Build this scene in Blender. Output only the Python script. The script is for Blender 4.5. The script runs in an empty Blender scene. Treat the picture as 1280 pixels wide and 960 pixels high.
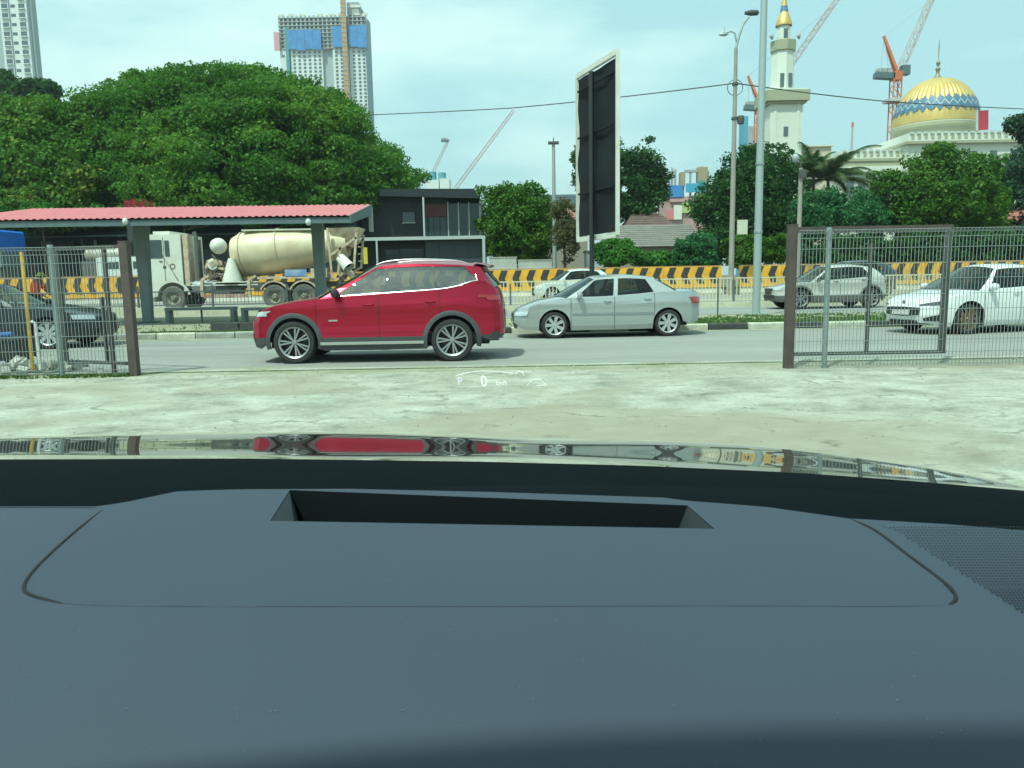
import bpy, math, random
import numpy as np
from mathutils import Vector, Matrix, Euler
random.seed(7)
RNG = np.random.default_rng(7)
SC = bpy.context.scene
COL = SC.collection
R = math.radians

# ------------------------------------------------------------------ camera
EYE = Vector((0, 0, 1.38))
PITCH, ROLL, FPX = 7.83, 1.0, 960.0
camd = bpy.data.cameras.new('camera'); cam = bpy.data.objects.new('camera', camd); COL.objects.link(cam)
camd.sensor_width = 36; camd.lens = 36 * FPX / 1280; camd.clip_start = .02; camd.clip_end = 5000
CR = (Matrix.Rotation(R(90 - PITCH), 3, 'X') @ Matrix.Rotation(R(-ROLL), 3, 'Z'))
cam.matrix_world = Matrix.Translation(EYE) @ CR.to_4x4()
camd.dof.use_dof = True; camd.dof.focus_distance = 14; camd.dof.aperture_fstop = 34
SC.camera = cam

# ------------------------------------------------------------------ sun and sky
SUN_EL, SUN_AZ = R(60), R(215)          # azimuth clockwise from +Y
sd = bpy.data.lights.new('sun', 'SUN'); sd.energy = 3.5; sd.angle = R(2.5); sd.color = (1, .95, .86)
sun = bpy.data.objects.new('sun', sd); COL.objects.link(sun)
sdir = Vector((math.sin(SUN_AZ) * math.cos(SUN_EL), math.cos(SUN_AZ) * math.cos(SUN_EL), math.sin(SUN_EL)))
sun.rotation_euler = sdir.to_track_quat('Z', 'Y').to_euler()
W = bpy.data.worlds.new('World'); SC.world = W; W.use_nodes = True
nt = W.node_tree; nt.nodes.clear()
def nn(t, typ, **k):
    n = t.nodes.new(typ)
    for a, b in k.items():
        if a.startswith('i_'): n.inputs[a[2:].replace('_', ' ')].default_value = b
        else: setattr(n, a, b)
    return n
sky = nn(nt, 'ShaderNodeTexSky'); sky.sky_type = 'NISHITA'; sky.sun_disc = False
sky.sun_elevation = SUN_EL; sky.sun_rotation = SUN_AZ; sky.dust_density = 2.2; sky.air_density = 1.0; sky.ozone_density = 1.6
tc = nn(nt, 'ShaderNodeTexCoord'); mp = nn(nt, 'ShaderNodeMapping'); mp.inputs['Scale'].default_value = (1.2, 1.2, 3.6); mp.inputs['Location'].default_value = (.35, .2, 0)
nz = nn(nt, 'ShaderNodeTexNoise'); nz.inputs['Scale'].default_value = 1.7; nz.inputs['Detail'].default_value = 7; nz.inputs['Roughness'].default_value = .55
rp = nn(nt, 'ShaderNodeValToRGB'); rp.color_ramp.elements[0].position = .46; rp.color_ramp.elements[1].position = .70
rp.color_ramp.elements[0].color = (0, 0, 0, 1); rp.color_ramp.elements[1].color = (.85, .85, .85, 1)
m0 = nn(nt, 'ShaderNodeMix'); m0.data_type = 'RGBA'; m0.inputs['Factor'].default_value = .68; m0.inputs['B'].default_value = (3.7, 5.4, 5.5, 1)
mx = nn(nt, 'ShaderNodeMix'); mx.data_type = 'RGBA'
bg = nn(nt, 'ShaderNodeBackground'); bg.inputs['Strength'].default_value = .135
wo = nn(nt, 'ShaderNodeOutputWorld')
L = nt.links.new
L(tc.outputs['Generated'], mp.inputs['Vector']); L(mp.outputs['Vector'], nz.inputs['Vector']); L(nz.outputs['Fac'], rp.inputs['Fac'])
L(rp.outputs['Color'], mx.inputs['Factor']); L(sky.outputs['Color'], m0.inputs['A']); L(m0.outputs['Result'], mx.inputs['A']); mx.inputs['B'].default_value = (6.6, 7.1, 6.7, 1)
L(mx.outputs['Result'], bg.inputs['Color']); L(bg.outputs['Background'], wo.inputs['Surface'])
SC.view_settings.view_transform = 'Standard'; SC.view_settings.look = 'None'; SC.view_settings.exposure = 0.50; SC.view_settings.gamma = 1
SC.cycles.max_bounces = 8; SC.cycles.transparent_max_bounces = 24; SC.cycles.caustics_reflective = False; SC.cycles.caustics_refractive = False

# ------------------------------------------------------------------ helpers
def ray(px, py): return CR @ Vector((px - 640, 480 - py, -FPX))
def P(px, py, Y):
    d = ray(px, py); return EYE + d * (Y / d.y)
def PZ(px, py, z):
    d = ray(px, py); return EYE + d * ((z - EYE.z) / d.z)
def XP(px, Y, py=350): return P(px, py, Y).x
def ZP(px, py, Y): return P(px, py, Y).z

MATS = {}
def M(name, col, rough=.6, metal=0., var=0., scale=4., bump=0., bscale=30., coat=0., emit=None, dirt=None, spec=None):
    if name in MATS: return MATS[name]
    m = bpy.data.materials.new(name); m.use_nodes = True; t = m.node_tree; b = t.nodes['Principled BSDF']
    b.inputs['Base Color'].default_value = (*col, 1); b.inputs['Roughness'].default_value = rough; b.inputs['Metallic'].default_value = metal
    b.inputs['Coat Weight'].default_value = coat; b.inputs['Coat Roughness'].default_value = .04
    if spec is not None: b.inputs['Specular IOR Level'].default_value = spec
    if emit: b.inputs['Emission Color'].default_value = (*emit[0], 1); b.inputs['Emission Strength'].default_value = emit[1]
    tcn = None
    if var or bump or dirt:
        tcn = nn(t, 'ShaderNodeTexCoord')
    if var or dirt:
        n1 = nn(t, 'ShaderNodeTexNoise'); n1.inputs['Scale'].default_value = scale; n1.inputs['Detail'].default_value = 8; n1.inputs['Roughness'].default_value = .65
        t.links.new(tcn.outputs['Object'], n1.inputs['Vector'])
        r1 = nn(t, 'ShaderNodeValToRGB'); r1.color_ramp.elements[0].position = .3; r1.color_ramp.elements[1].position = .72
        c0 = tuple(max(0, c * (1 - var)) for c in col); c1 = tuple(min(1, c * (1 + var)) for c in col)
        if dirt: c0 = dirt
        r1.color_ramp.elements[0].color = (*c0, 1); r1.color_ramp.elements[1].color = (*c1, 1)
        t.links.new(n1.outputs['Fac'], r1.inputs['Fac']); t.links.new(r1.outputs['Color'], b.inputs['Base Color'])
    if bump:
        n2 = nn(t, 'ShaderNodeTexNoise'); n2.inputs['Scale'].default_value = bscale; n2.inputs['Detail'].default_value = 5
        t.links.new(tcn.outputs['Object'], n2.inputs['Vector'])
        bn = nn(t, 'ShaderNodeBump'); bn.inputs['Strength'].default_value = bump; bn.inputs['Distance'].default_value = .02
        t.links.new(n2.outputs['Fac'], bn.inputs['Height']); t.links.new(bn.outputs['Normal'], b.inputs['Normal'])
    MATS[name] = m; return m

def glassmat(name, tint, refl=1.0, rough=.0, ior=1.5):
    if name in MATS: return MATS[name]
    m = bpy.data.materials.new(name); m.use_nodes = True; t = m.node_tree; t.nodes.clear()
    tr = nn(t, 'ShaderNodeBsdfTransparent'); tr.inputs['Color'].default_value = (*tint, 1)
    gl = nn(t, 'ShaderNodeBsdfGlossy'); gl.inputs['Roughness'].default_value = rough; gl.inputs['Color'].default_value = (refl, refl, refl, 1)
    lw = nn(t, 'ShaderNodeLayerWeight'); lw.inputs['Blend'].default_value = .5
    pw = nn(t, 'ShaderNodeMath'); pw.operation = 'POWER'; pw.inputs[1].default_value = 5; t.links.new(lw.outputs['Facing'], pw.inputs[0])
    r0 = ((ior - 1) / (ior + 1)) ** 2; fr = nn(t, 'ShaderNodeMath'); fr.operation = 'MULTIPLY_ADD'; fr.inputs[1].default_value = 1 - r0; fr.inputs[2].default_value = r0; t.links.new(pw.outputs[0], fr.inputs[0])
    ms = nn(t, 'ShaderNodeMixShader'); o = nn(t, 'ShaderNodeOutputMaterial')
    t.links.new(fr.outputs[0], ms.inputs[0]); t.links.new(tr.outputs[0], ms.inputs[1]); t.links.new(gl.outputs[0], ms.inputs[2]); t.links.new(ms.outputs[0], o.inputs[0])
    MATS[name] = m; return m

class MB:
    def __init__(s): s.v = []; s.f = []
    def add(s, vs, fs):
        o = len(s.v); s.v += [tuple(p) for p in vs]; s.f += [tuple(i + o for i in q) for q in fs]; return s
    def box(s, c, d, rot=None):
        hx, hy, hz = d[0] / 2, d[1] / 2, d[2] / 2
        vs = [Vector((x, y, z)) for x in (-hx, hx) for y in (-hy, hy) for z in (-hz, hz)]
        if rot is not None:
            rm = rot if isinstance(rot, Matrix) else Euler(rot).to_matrix(); vs = [rm @ v for v in vs]
        vs = [v + Vector(c) for v in vs]
        return s.add(vs, [(0, 1, 3, 2), (4, 6, 7, 5), (0, 4, 5, 1), (2, 3, 7, 6), (0, 2, 6, 4), (1, 5, 7, 3)])
    def bb(s, a, b):
        return s.box([(a[i] + b[i]) / 2 for i in range(3)], [abs(b[i] - a[i]) for i in range(3)])
    def bar(s, a, b, w, h=None, n=0):
        a, b = Vector(a), Vector(b); d = b - a
        if d.length < 1e-6: return s
        z = d.normalized(); up = Vector((0, 0, 1)) if abs(z.z) < .95 else Vector((0, 1, 0))
        x = z.cross(up).normalized(); y = x.cross(z)
        h = h or w
        if n == 0: sec = [(-w / 2, -h / 2), (w / 2, -h / 2), (w / 2, h / 2), (-w / 2, h / 2)]
        else: sec = [(w / 2 * math.cos(2 * math.pi * k / n), h / 2 * math.sin(2 * math.pi * k / n)) for k in range(n)]
        k = len(sec); vs = [a + x * p + y * q for p, q in sec] + [b + x * p + y * q for p, q in sec]
        return s.add(vs, [(i, (i + 1) % k, k + (i + 1) % k, k + i) for i in range(k)] + [tuple(range(k))[::-1], tuple(range(k, 2 * k))])
    def tube(s, pts, r, n=8, cap=True):
        pts = [Vector(p) for p in pts]; rs = r if isinstance(r, (list, tuple)) else [r] * len(pts)
        rings = []; px = None
        for i, p in enumerate(pts):
            d = (pts[min(i + 1, len(pts) - 1)] - pts[max(i - 1, 0)]).normalized()
            if px is None:
                up = Vector((0, 0, 1)) if abs(d.z) < .9 else Vector((0, 1, 0)); x = d.cross(up).normalized()
            else: x = (px - d * px.dot(d)).normalized()
            px = x; y = d.cross(x)
            rings.append([p + (x * math.cos(2 * math.pi * k / n) + y * math.sin(2 * math.pi * k / n)) * rs[i] for k in range(n)])
        vs = [q for rg in rings for q in rg]; fs = []
        for i in range(len(pts) - 1):
            for k in range(n):
                fs.append((i * n + k, i * n + (k + 1) % n, (i + 1) * n + (k + 1) % n, (i + 1) * n + k))
        if cap: fs += [tuple(range(n))[::-1], tuple(range((len(pts) - 1) * n, len(pts) * n))]
        return s.add(vs, fs)
    def lathe(s, prof, n=24, c=(0, 0, 0), axis='Z', mod=None):
        vs = []; c = Vector(c)
        for r, h in prof:
            for k in range(n):
                a = 2 * math.pi * k / n; rr = r * (mod(k, h) if mod else 1)
                if axis == 'Z': q = Vector((rr * math.cos(a), rr * math.sin(a), h))
                elif axis == 'Y': q = Vector((rr * math.cos(a), h, rr * math.sin(a)))
                else: q = Vector((h, rr * math.cos(a), rr * math.sin(a)))
                vs.append(q + c)
        fs = [(i * n + k, i * n + (k + 1) % n, (i + 1) * n + (k + 1) % n, (i + 1) * n + k) for i in range(len(prof) - 1) for k in range(n)]
        return s.add(vs, fs)
    def grid(s, G, flip=False):
        m, n = len(G), len(G[0]); vs = [p for row in G for p in row]
        fs = []
        for i in range(m - 1):
            for j in range(n - 1):
                q = (i * n + j, i * n + j + 1, (i + 1) * n + j + 1, (i + 1) * n + j)
                fs.append(q[::-1] if flip else q)
        return s.add(vs, fs)
    def prism(s, pts, d):
        """extrude the planar polygon pts along vector d"""
        n = len(pts); d = Vector(d); vs = [Vector(p) for p in pts] + [Vector(p) + d for p in pts]
        return s.add(vs, [tuple(range(n))[::-1], tuple(range(n, 2 * n))] + [(i, (i + 1) % n, n + (i + 1) % n, n + i) for i in range(n)])
    def build(s, name, mat, parent=None, smooth=None, loc=None):
        me = bpy.data.meshes.new(name); me.from_pydata([tuple(p) for p in s.v], [], s.f); me.update()
        if mat: me.materials.append(mat)
        if smooth:
            me.shade_smooth(); me.set_sharp_from_angle(angle=R(smooth))
        o = bpy.data.objects.new(name, me); COL.objects.link(o)
        if parent: o.parent = parent
        if loc: o.location = loc
        return o

def tag(o, label=None, cat=None, group=None, kind=None):
    if label: o['label'] = label
    if cat: o['category'] = cat
    if group: o['group'] = group
    if kind: o['kind'] = kind
    return o
def thing(name, label, cat, loc=(0, 0, 0), rz=0, group=None):
    o = bpy.data.objects.new(name, None); COL.objects.link(o); o.location = loc; o.rotation_euler = (0, 0, rz)
    o.empty_display_size = .2
    return tag(o, label, cat, group)
def struct(name, mb, mat, smooth=None): return tag(mb.build(name, mat, None, smooth), kind='structure')
def copy_tree(o, parent=None):
    c = o.copy(); COL.objects.link(c)
    if parent: c.parent = parent
    for ch in list(o.children): copy_tree(ch, c)
    return c
def same(o, loc, parent=None, rot=None, scale=None):
    c = o.copy(); COL.objects.link(c); c.location = loc
    if parent: c.parent = parent
    if rot: c.rotation_euler = rot
    if scale: c.scale = scale
    return c
def curve(pts):
    """catmull-rom style smooth interpolation through (x, y) pairs, any x order"""
    pts = sorted(pts); X = np.array([p[0] for p in pts], float); Yv = np.array([p[1] for p in pts], float)
    d = np.diff(Yv) / np.diff(X); mt = np.zeros(len(X)); mt[0] = d[0]; mt[-1] = d[-1]
    for i in range(1, len(X) - 1):
        mt[i] = 0 if d[i - 1] * d[i] <= 0 else 2 * d[i - 1] * d[i] / (d[i - 1] + d[i])
    def f(x):
        x = min(max(x, X[0]), X[-1]); i = int(min(max(np.searchsorted(X, x) - 1, 0), len(X) - 2)); h = X[i + 1] - X[i]; t = (x - X[i]) / h
        return float((2 * t**3 - 3 * t**2 + 1) * Yv[i] + (t**3 - 2 * t**2 + t) * h * mt[i] + (-2 * t**3 + 3 * t**2) * Yv[i + 1] + (t**3 - t**2) * h * mt[i + 1])
    return f
def lin(pts):
    pts = sorted(pts); X = [p[0] for p in pts]; Yv = [p[1] for p in pts]
    return lambda x: float(np.interp(x, X, Yv))
def sstep(a, b, x):
    t = min(1, max(0, (x - a) / (b - a))); return t * t * (3 - 2 * t)

# common materials
GALV = M('galvanised steel', (.34, .40, .40), .45, .6, var=.15, scale=6)
WIRE = M('wire steel', (.27, .31, .30), .6, .3)
BLACK = M('black plastic', (.018, .019, .021), .5)
RUB = M('tyre rubber', (.028, .028, .028), .8, var=.3, scale=20)
CHROME = M('chrome', (.62, .64, .66), .28, 1)
ALLOY = M('alloy wheel', (.36, .37, .38), .42, .7)
DARKIN = M('dark cabin trim', (.03, .032, .035), .75)
GLASS = glassmat('car window glass', (.42, .50, .48))
GLASSL = glassmat('light car window glass', (.36, .48, .47), ior=2.4)
LAMPG = M('headlamp glass', (.55, .6, .62), .12, .3, coat=1)
TAIL = M('tail lamp red', (.35, .012, .015), .2, coat=1)
PLATE = M('black number plate', (.02, .02, .02), .4)
# ================================================================== ground, roads, kerbs
def ground_mat(name, stops, s1, s2, rough=.9, bump=.3, cracks=0., wear=None, stretch=(1, 1, 1), patch=None):
    m = bpy.data.materials.new(name); m.use_nodes = True; t = m.node_tree; b = t.nodes['Principled BSDF']; b.inputs['Roughness'].default_value = rough
    b.inputs['Specular IOR Level'].default_value = .3
    tcn = nn(t, 'ShaderNodeTexCoord'); mpn = nn(t, 'ShaderNodeMapping'); mpn.inputs['Scale'].default_value = stretch
    t.links.new(tcn.outputs['Object'], mpn.inputs['Vector']); V = mpn.outputs['Vector']
    n1 = nn(t, 'ShaderNodeTexNoise'); n1.inputs['Scale'].default_value = s1; n1.inputs['Detail'].default_value = 10; n1.inputs['Roughness'].default_value = .72; n1.inputs['Distortion'].default_value = .25
    t.links.new(V, n1.inputs['Vector'])
    r = nn(t, 'ShaderNodeValToRGB'); els = r.color_ramp.elements
    els[0].position, els[0].color = stops[0][0], (*stops[0][1], 1); els[1].position, els[1].color = stops[-1][0], (*stops[-1][1], 1)
    for p_, c_ in stops[1:-1]:
        e = els.new(p_); e.color = (*c_, 1)
    t.links.new(n1.outputs['Fac'], r.inputs['Fac']); out = r.outputs['Color']
    n2 = nn(t, 'ShaderNodeTexNoise'); n2.inputs['Scale'].default_value = s2; n2.inputs['Detail'].default_value = 6; n2.inputs['Roughness'].default_value = .8
    t.links.new(V, n2.inputs['Vector'])
    mr = nn(t, 'ShaderNodeMapRange'); mr.inputs['From Min'].default_value = .3; mr.inputs['From Max'].default_value = .7; mr.inputs['To Min'].default_value = .68; mr.inputs['To Max'].default_value = 1.15
    t.links.new(n2.outputs['Fac'], mr.inputs['Value'])
    mm = nn(t, 'ShaderNodeMix'); mm.data_type = 'RGBA'; mm.blend_type = 'MULTIPLY'; mm.inputs['Factor'].default_value = 1
    t.links.new(out, mm.inputs['A']); t.links.new(mr.outputs['Result'], mm.inputs['B']); out = mm.outputs['Result']
    if patch:      # broad stains: (colour, scale, lo, hi)
        n3 = nn(t, 'ShaderNodeTexNoise'); n3.inputs['Scale'].default_value = patch[1]; n3.inputs['Detail'].default_value = 5; n3.inputs['Distortion'].default_value = 1.2
        mo = nn(t, 'ShaderNodeMapping'); mo.inputs['Location'].default_value = (3.3, 1.7, 0); mo.inputs['Scale'].default_value = stretch
        t.links.new(tcn.outputs['Object'], mo.inputs['Vector']); t.links.new(mo.outputs['Vector'], n3.inputs['Vector'])
        m3 = nn(t, 'ShaderNodeMapRange'); m3.inputs['From Min'].default_value = patch[2]; m3.inputs['From Max'].default_value = patch[3]; m3.inputs['To Max'].default_value = .8
        t.links.new(n3.outputs['Fac'], m3.inputs['Value'])
        mp3 = nn(t, 'ShaderNodeMix'); mp3.data_type = 'RGBA'; mp3.inputs['B'].default_value = (*patch[0], 1)
        t.links.new(m3.outputs['Result'], mp3.inputs['Factor']); t.links.new(out, mp3.inputs['A']); out = mp3.outputs['Result']
    if cracks:
        dn = nn(t, 'ShaderNodeTexNoise'); dn.inputs['Scale'].default_value = 1.6; dn.inputs['Detail'].default_value = 6; t.links.new(tcn.outputs['Object'], dn.inputs['Vector'])
        ad = nn(t, 'ShaderNodeMix'); ad.data_type = 'RGBA'; ad.blend_type = 'LINEAR_LIGHT'; ad.inputs['Factor'].default_value = .5
        t.links.new(tcn.outputs['Object'], ad.inputs['A']); t.links.new(dn.outputs['Color'], ad.inputs['B'])
        vo = nn(t, 'ShaderNodeTexVoronoi'); vo.feature = 'DISTANCE_TO_EDGE'; vo.inputs['Scale'].default_value = cracks
        t.links.new(ad.outputs['Result'], vo.inputs['Vector'])
        mc = nn(t, 'ShaderNodeMapRange'); mc.inputs['From Min'].default_value = 0; mc.inputs['From Max'].default_value = .022; mc.inputs['To Min'].default_value = .75; mc.inputs['To Max'].default_value = 0
        t.links.new(vo.outputs['Distance'], mc.inputs['Value'])
        # break the cracks up so they come and go
        mk = nn(t, 'ShaderNodeMapRange'); mk.inputs['From Min'].default_value = .5; mk.inputs['From Max'].default_value = .6
        t.links.new(n1.outputs['Fac'], mk.inputs['Value']); mu = nn(t, 'ShaderNodeMath'); mu.operation = 'MULTIPLY'
        t.links.new(mc.outputs['Result'], mu.inputs[0]); t.links.new(mk.outputs['Result'], mu.inputs[1])
        mp4 = nn(t, 'ShaderNodeMix'); mp4.data_type = 'RGBA'; mp4.inputs['B'].default_value = (.10, .10, .075, 1)
        t.links.new(mu.outputs[0], mp4.inputs['Factor']); t.links.new(out, mp4.inputs['A']); out = mp4.outputs['Result']
    t.links.new(out, b.inputs['Base Color'])
    bn = nn(t, 'ShaderNodeBump'); bn.inputs['Strength'].default_value = bump; bn.inputs['Distance'].default_value = .02
    t.links.new(n2.outputs['Fac'], bn.inputs['Height']); t.links.new(bn.outputs['Normal'], b.inputs['Normal'])
    MATS[name] = m; return m
G_EARTH = ground_mat('bare earth', [(.3, (.10, .10, .06)), (.7, (.22, .21, .15))], .3, 6)
G_LOT = ground_mat('weathered concrete', [(.29, (.16, .16, .125)), (.41, (.32, .32, .255)), (.53, (.45, .45, .37)), (.70, (.58, .58, .48))], 1.5, 22, cracks=.5,
                   stretch=(.8, 1.0, 1), patch=((.33, .30, .225), .36, .46, .64))
G_ROAD = ground_mat('worn asphalt', [(.3, (.265, .268, .245)), (.7, (.36, .362, .33))], .35, 30, stretch=(.12, 1.6, 1), patch=((.20, .205, .195), .4, .58, .75))
G_ROAD2 = ground_mat('pale asphalt', [(.3, (.25, .255, .245)), (.7, (.33, .335, .315))], .35, 20, stretch=(.12, 1.6, 1))
G_GRASS = ground_mat('grass', [(.3, (.05, .10, .02)), (.5, (.09, .17, .035)), (.75, (.17, .22, .07))], 2.2, 25)
G_VERGE = ground_mat('verge sand', [(.3, (.22, .24, .13)), (.5, (.34, .35, .24)), (.75, (.46, .45, .36))], 1.1, 18)
WHITEPAINT = M('road paint', (.52, .52, .47), .8, dirt=(.27, .275, .25), scale=1.6, var=.1)

def sheet(name, x0, x1, y0, y1, z, mat):
    return struct(name, MB().add([(x0, y0, z), (x1, y0, z), (x1, y1, z), (x0, y1, z)], [(0, 1, 2, 3)]), mat)
far = 3500
struct('ground', MB().add([(-far, -far, -.006), (far, -far, -.006), (far, 31.35, -.006), (-far, 31.35, -.006), (-far, 31.35, .29), (far, 31.35, .29), (far, far, .29), (-far, far, .29)],
                          [(0, 1, 2, 3), (3, 2, 5, 4), (4, 5, 6, 7)]), G_EARTH)
sheet('forecourt', -30, 30, -12, 11.55, .002, G_LOT)
sheet('verge', -30, 30, 11.55, 12.0, .0, G_VERGE)
sheet('near_road', -60, 60, 12.0, 19.3, .006, G_ROAD)
# worn white edge line, broken where the gateway crosses it
for a, b in ((-30, -4.2), (-3.9, -1.6), (-.9, 2.05), (2.9, 5.2), (5.5, 30)):
    sheet('edge_line', a, b, 12.12, 12.22, .010, WHITEPAINT)
# raised strip of concrete where the forecourt meets the road
# median island
struct('median', MB().bb((-60, 19.62, 0), (60, 24.2, .13)).bb((-60, 24.2, 0), (-5.2, 29.4, .13)), G_VERGE)
sheet('grass_strip', 1.2, 20, 19.63, 21.7, .134, G_GRASS)
def grass_blades(name, label, x0, x1, y0, y1, z, n, h, mat, kind=True):
    x = RNG.uniform(x0, x1, n); y = RNG.uniform(y0, y1, n)
    kp = (np.sin(x * 2.1 + 1) * np.sin(x * .83 + y * 2.7) + np.sin(x * 5.3) * .5 + RNG.normal(0, .45, n)) > -.15; x, y = x[kp], y[kp]; n = len(x); a = RNG.uniform(0, math.pi, n); hh = h * RNG.uniform(.4, 1.2, n); w = .012 * RNG.uniform(.7, 1.6, n) * 1.6
    lx = RNG.normal(0, .4, n) * hh; ly = RNG.normal(0, .4, n) * hh
    v = np.empty((n, 3, 3)); ca, sa = np.cos(a) * w, np.sin(a) * w
    v[:, 0] = np.stack([x - ca, y - sa, np.full(n, z)], 1); v[:, 1] = np.stack([x + ca, y + sa, np.full(n, z)], 1); v[:, 2] = np.stack([x + lx, y + ly, z + hh], 1)
    me = bpy.data.meshes.new(name); me.from_pydata(v.reshape(-1, 3).tolist(), [], np.arange(n * 3).reshape(-1, 3).tolist()); me.materials.append(mat)
    o = bpy.data.objects.new(name, me); COL.objects.link(o); tag(o, label, 'grass', None, 'stuff'); return o
def leafmat(name, c0, c1, c2=None, trans=.35, s=.5):
    m = bpy.data.materials.new(name); m.use_nodes = True; t = m.node_tree; t.nodes.clear()
    g = nn(t, 'ShaderNodeNewGeometry'); r = nn(t, 'ShaderNodeValToRGB'); e = r.color_ramp.elements
    e[0].position = 0; e[0].color = (*c0, 1); e[1].position = 1; e[1].color = (*(c2 or c1), 1)
    if c2: q = e.new(.6); q.color = (*c1, 1)
    tcn = nn(t, 'ShaderNodeTexCoord'); nz_ = nn(t, 'ShaderNodeTexNoise'); nz_.inputs['Scale'].default_value = s; nz_.inputs['Detail'].default_value = 3
    t.links.new(tcn.outputs['Object'], nz_.inputs['Vector'])
    mr = nn(t, 'ShaderNodeMapRange'); mr.inputs['From Min'].default_value = .3; mr.inputs['From Max'].default_value = .7; t.links.new(nz_.outputs['Fac'], mr.inputs['Value'])
    mi = nn(t, 'ShaderNodeMix'); mi.inputs['Factor'].default_value = .55
    t.links.new(g.outputs['Random Per Island'], mi.inputs['A']); t.links.new(mr.outputs['Result'], mi.inputs['B']); t.links.new(mi.outputs['Result'], r.inputs['Fac'])
    d = nn(t, 'ShaderNodeBsdfDiffuse'); tr = nn(t, 'ShaderNodeBsdfTranslucent'); ms = nn(t, 'ShaderNodeMixShader'); ms.inputs[0].default_value = trans
    t.links.new(r.outputs['Color'], d.inputs['Color']); t.links.new(r.outputs['Color'], tr.inputs['Color'])
    gs = nn(t, 'ShaderNodeBsdfGlossy'); gs.inputs['Roughness'].default_value = .45; gs.inputs['Color'].default_value = (.6, .6, .6, 1); m2 = nn(t, 'ShaderNodeMixShader'); m2.inputs[0].default_value = .015
    o = nn(t, 'ShaderNodeOutputMaterial'); t.links.new(d.outputs[0], ms.inputs[1]); t.links.new(tr.outputs[0], ms.inputs[2])
    t.links.new(ms.outputs[0], m2.inputs[1]); t.links.new(gs.outputs[0], m2.inputs[2]); t.links.new(m2.outputs[0], o.inputs[0])
    MATS[name] = m; return m
LEAF_GRASS = leafmat('grass blade', (.06, .12, .02), (.11, .19, .05), (.26, .27, .13))
for x0, x1, y0, y1, n in ((-14, -6.3, 19.66, 19.95, 5000), (-14, -3, 20.5, 23.5, 700), (1.6, 14, 19.7, 21.6, 16000), (2.5, 14, 21.6, 23.6, 5000), (-3, 1.6, 19.8, 21, 1500)):
    grass_blades('median_grass', 'thin green grass growing along the median', x0, x1, y0, y1, .13, n, .065, LEAF_GRASS)
grass_blades('verge_weeds', 'low weeds and grass along the foot of the left fence', -9, -5.8, 11.5, 11.9, 0, 1400, .05, LEAF_GRASS)
# kerb stones, painted by turns
KW = M('kerb cream paint', (.50, .50, .40), .8, var=.25, scale=7); KB = M('kerb black paint', (.05, .055, .052), .7, var=.4, scale=7); KG = M('kerb bare concrete', (.33, .34, .29), .85, var=.3, scale=5)
kerb = thing('kerb', 'kerb of cream and black painted stones along the front of the median', 'kerb', (0, 19.46, 0))
kstone = {}
for k, m in (('w', KW), ('b', KB), ('g', KG)):
    kb = MB(); pr = [(0, -.15), (0, .13), (.03, .16), (.15, .16), (.15, -.15)]
    kb.prism([(-.485, y, z) for y, z in pr], (.97, 0, 0)); kstone[k] = kb.build('kerb_stone', m, kerb); kstone[k].location = (40 + len(kstone) * 1.0, 0, 0)
seq = {}
i = 0
x = -16.0
while x < 16:
    if x < -5.2: k = 'g' if i % 7 else 'w'
    else: k = 'b' if i % 2 else 'w'
    c = same(kstone[k], (x + .5, RNG.uniform(-.008, .008), RNG.uniform(-.008, .006)), kerb); c.rotation_euler = (0, 0, RNG.uniform(-.006, .006)); x += 1.0; i += 1
for k in kstone: kstone[k].location = ({'w': -17.5, 'b': -18.5, 'g': 16.6}[k], 0, 0)
# black painted blocks that lie on the left end of the kerb
for px, w in ((281, .75), (314, .6)):
    q = P(px, 412, 20.2); bk = MB(); bk.prism([(-w / 2, 0, 0), (w / 2, 0, 0), (w / 2 - .04, 0, .20), (-w / 2, 0, .22)], (0, .3, 0))
    tag(bk.build('concrete_block', KB, loc=(q.x, q.y, .13)), 'black painted concrete block on the kerb %s' % ('left of the red car' if px < 300 else 'just ahead of the red car nose'), 'block')
# second carriageway and the low plinth of the railing
sheet('middle_road', -60, 60, 24.2, 31.0, .08, G_ROAD2)
struct('middle_kerb', MB().bb((-60, 24.203, -.01), (60, 24.35, .15)), KG)
struct('railing_plinth', MB().bb((-60, 31.0, 0), (-3.9, 31.32, .46)).bb((-3.9, 31.0, 0), (60, 31.32, .30)), M('cream plinth', (.56, .55, .40), .8, var=.2, scale=3))
sheet('far_road', -80, 80, 31.35, 43, .30, G_ROAD2)

# ================================================================== railing (31 m)
CREAM = M('cream railing paint', (.60, .57, .38), .6)
DKRAIL = M('dark railing paint', (.10, .12, .12), .6)
def railing_panel(x0, w, y, z0, h, bw=.035):
    m = MB(); m.bar((0, 0, h), (w, 0, h), .05, .05); m.bar((0, 0, .08), (w, 0, .08), .04, .04)
    n = int(w / .145)
    for k in range(n): m.bar(((k + .5) * w / n, 0, .08), ((k + .5) * w / n, 0, h), bw)
    return m
rl = thing('railing', 'long cream steel railing between the two far carriageways', 'railing', (0, 31.16, .46))
rp0 = railing_panel(0, 2.9, 0, 0, .94).build('railing_panel', CREAM, rl); rp0['kind'] = 'stuff'
po0 = MB().bar((0, 0, 0), (0, 0, .86), .07).build('post', DKRAIL, rl)
rd0 = railing_panel(0, 2.9, 0, 0, .62, .016).build('dark_railing_panel', DKRAIL, rl); rd0['kind'] = 'stuff'; rd0.location = (-30 + .05, 0, 0)
for k in range(-9, 9):
    if k > -9:
        c = same(rp0 if k > -2 else rd0, (k * 3.0 + .05, 0, -.16 if k > -2 else 0), rl); same(po0, (k * 3.0, 0, -.16 if k > -2 else 0), rl)
rp0.location = (27.05, 0, -.16); po0.location = (-27, 0, 0)

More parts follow.
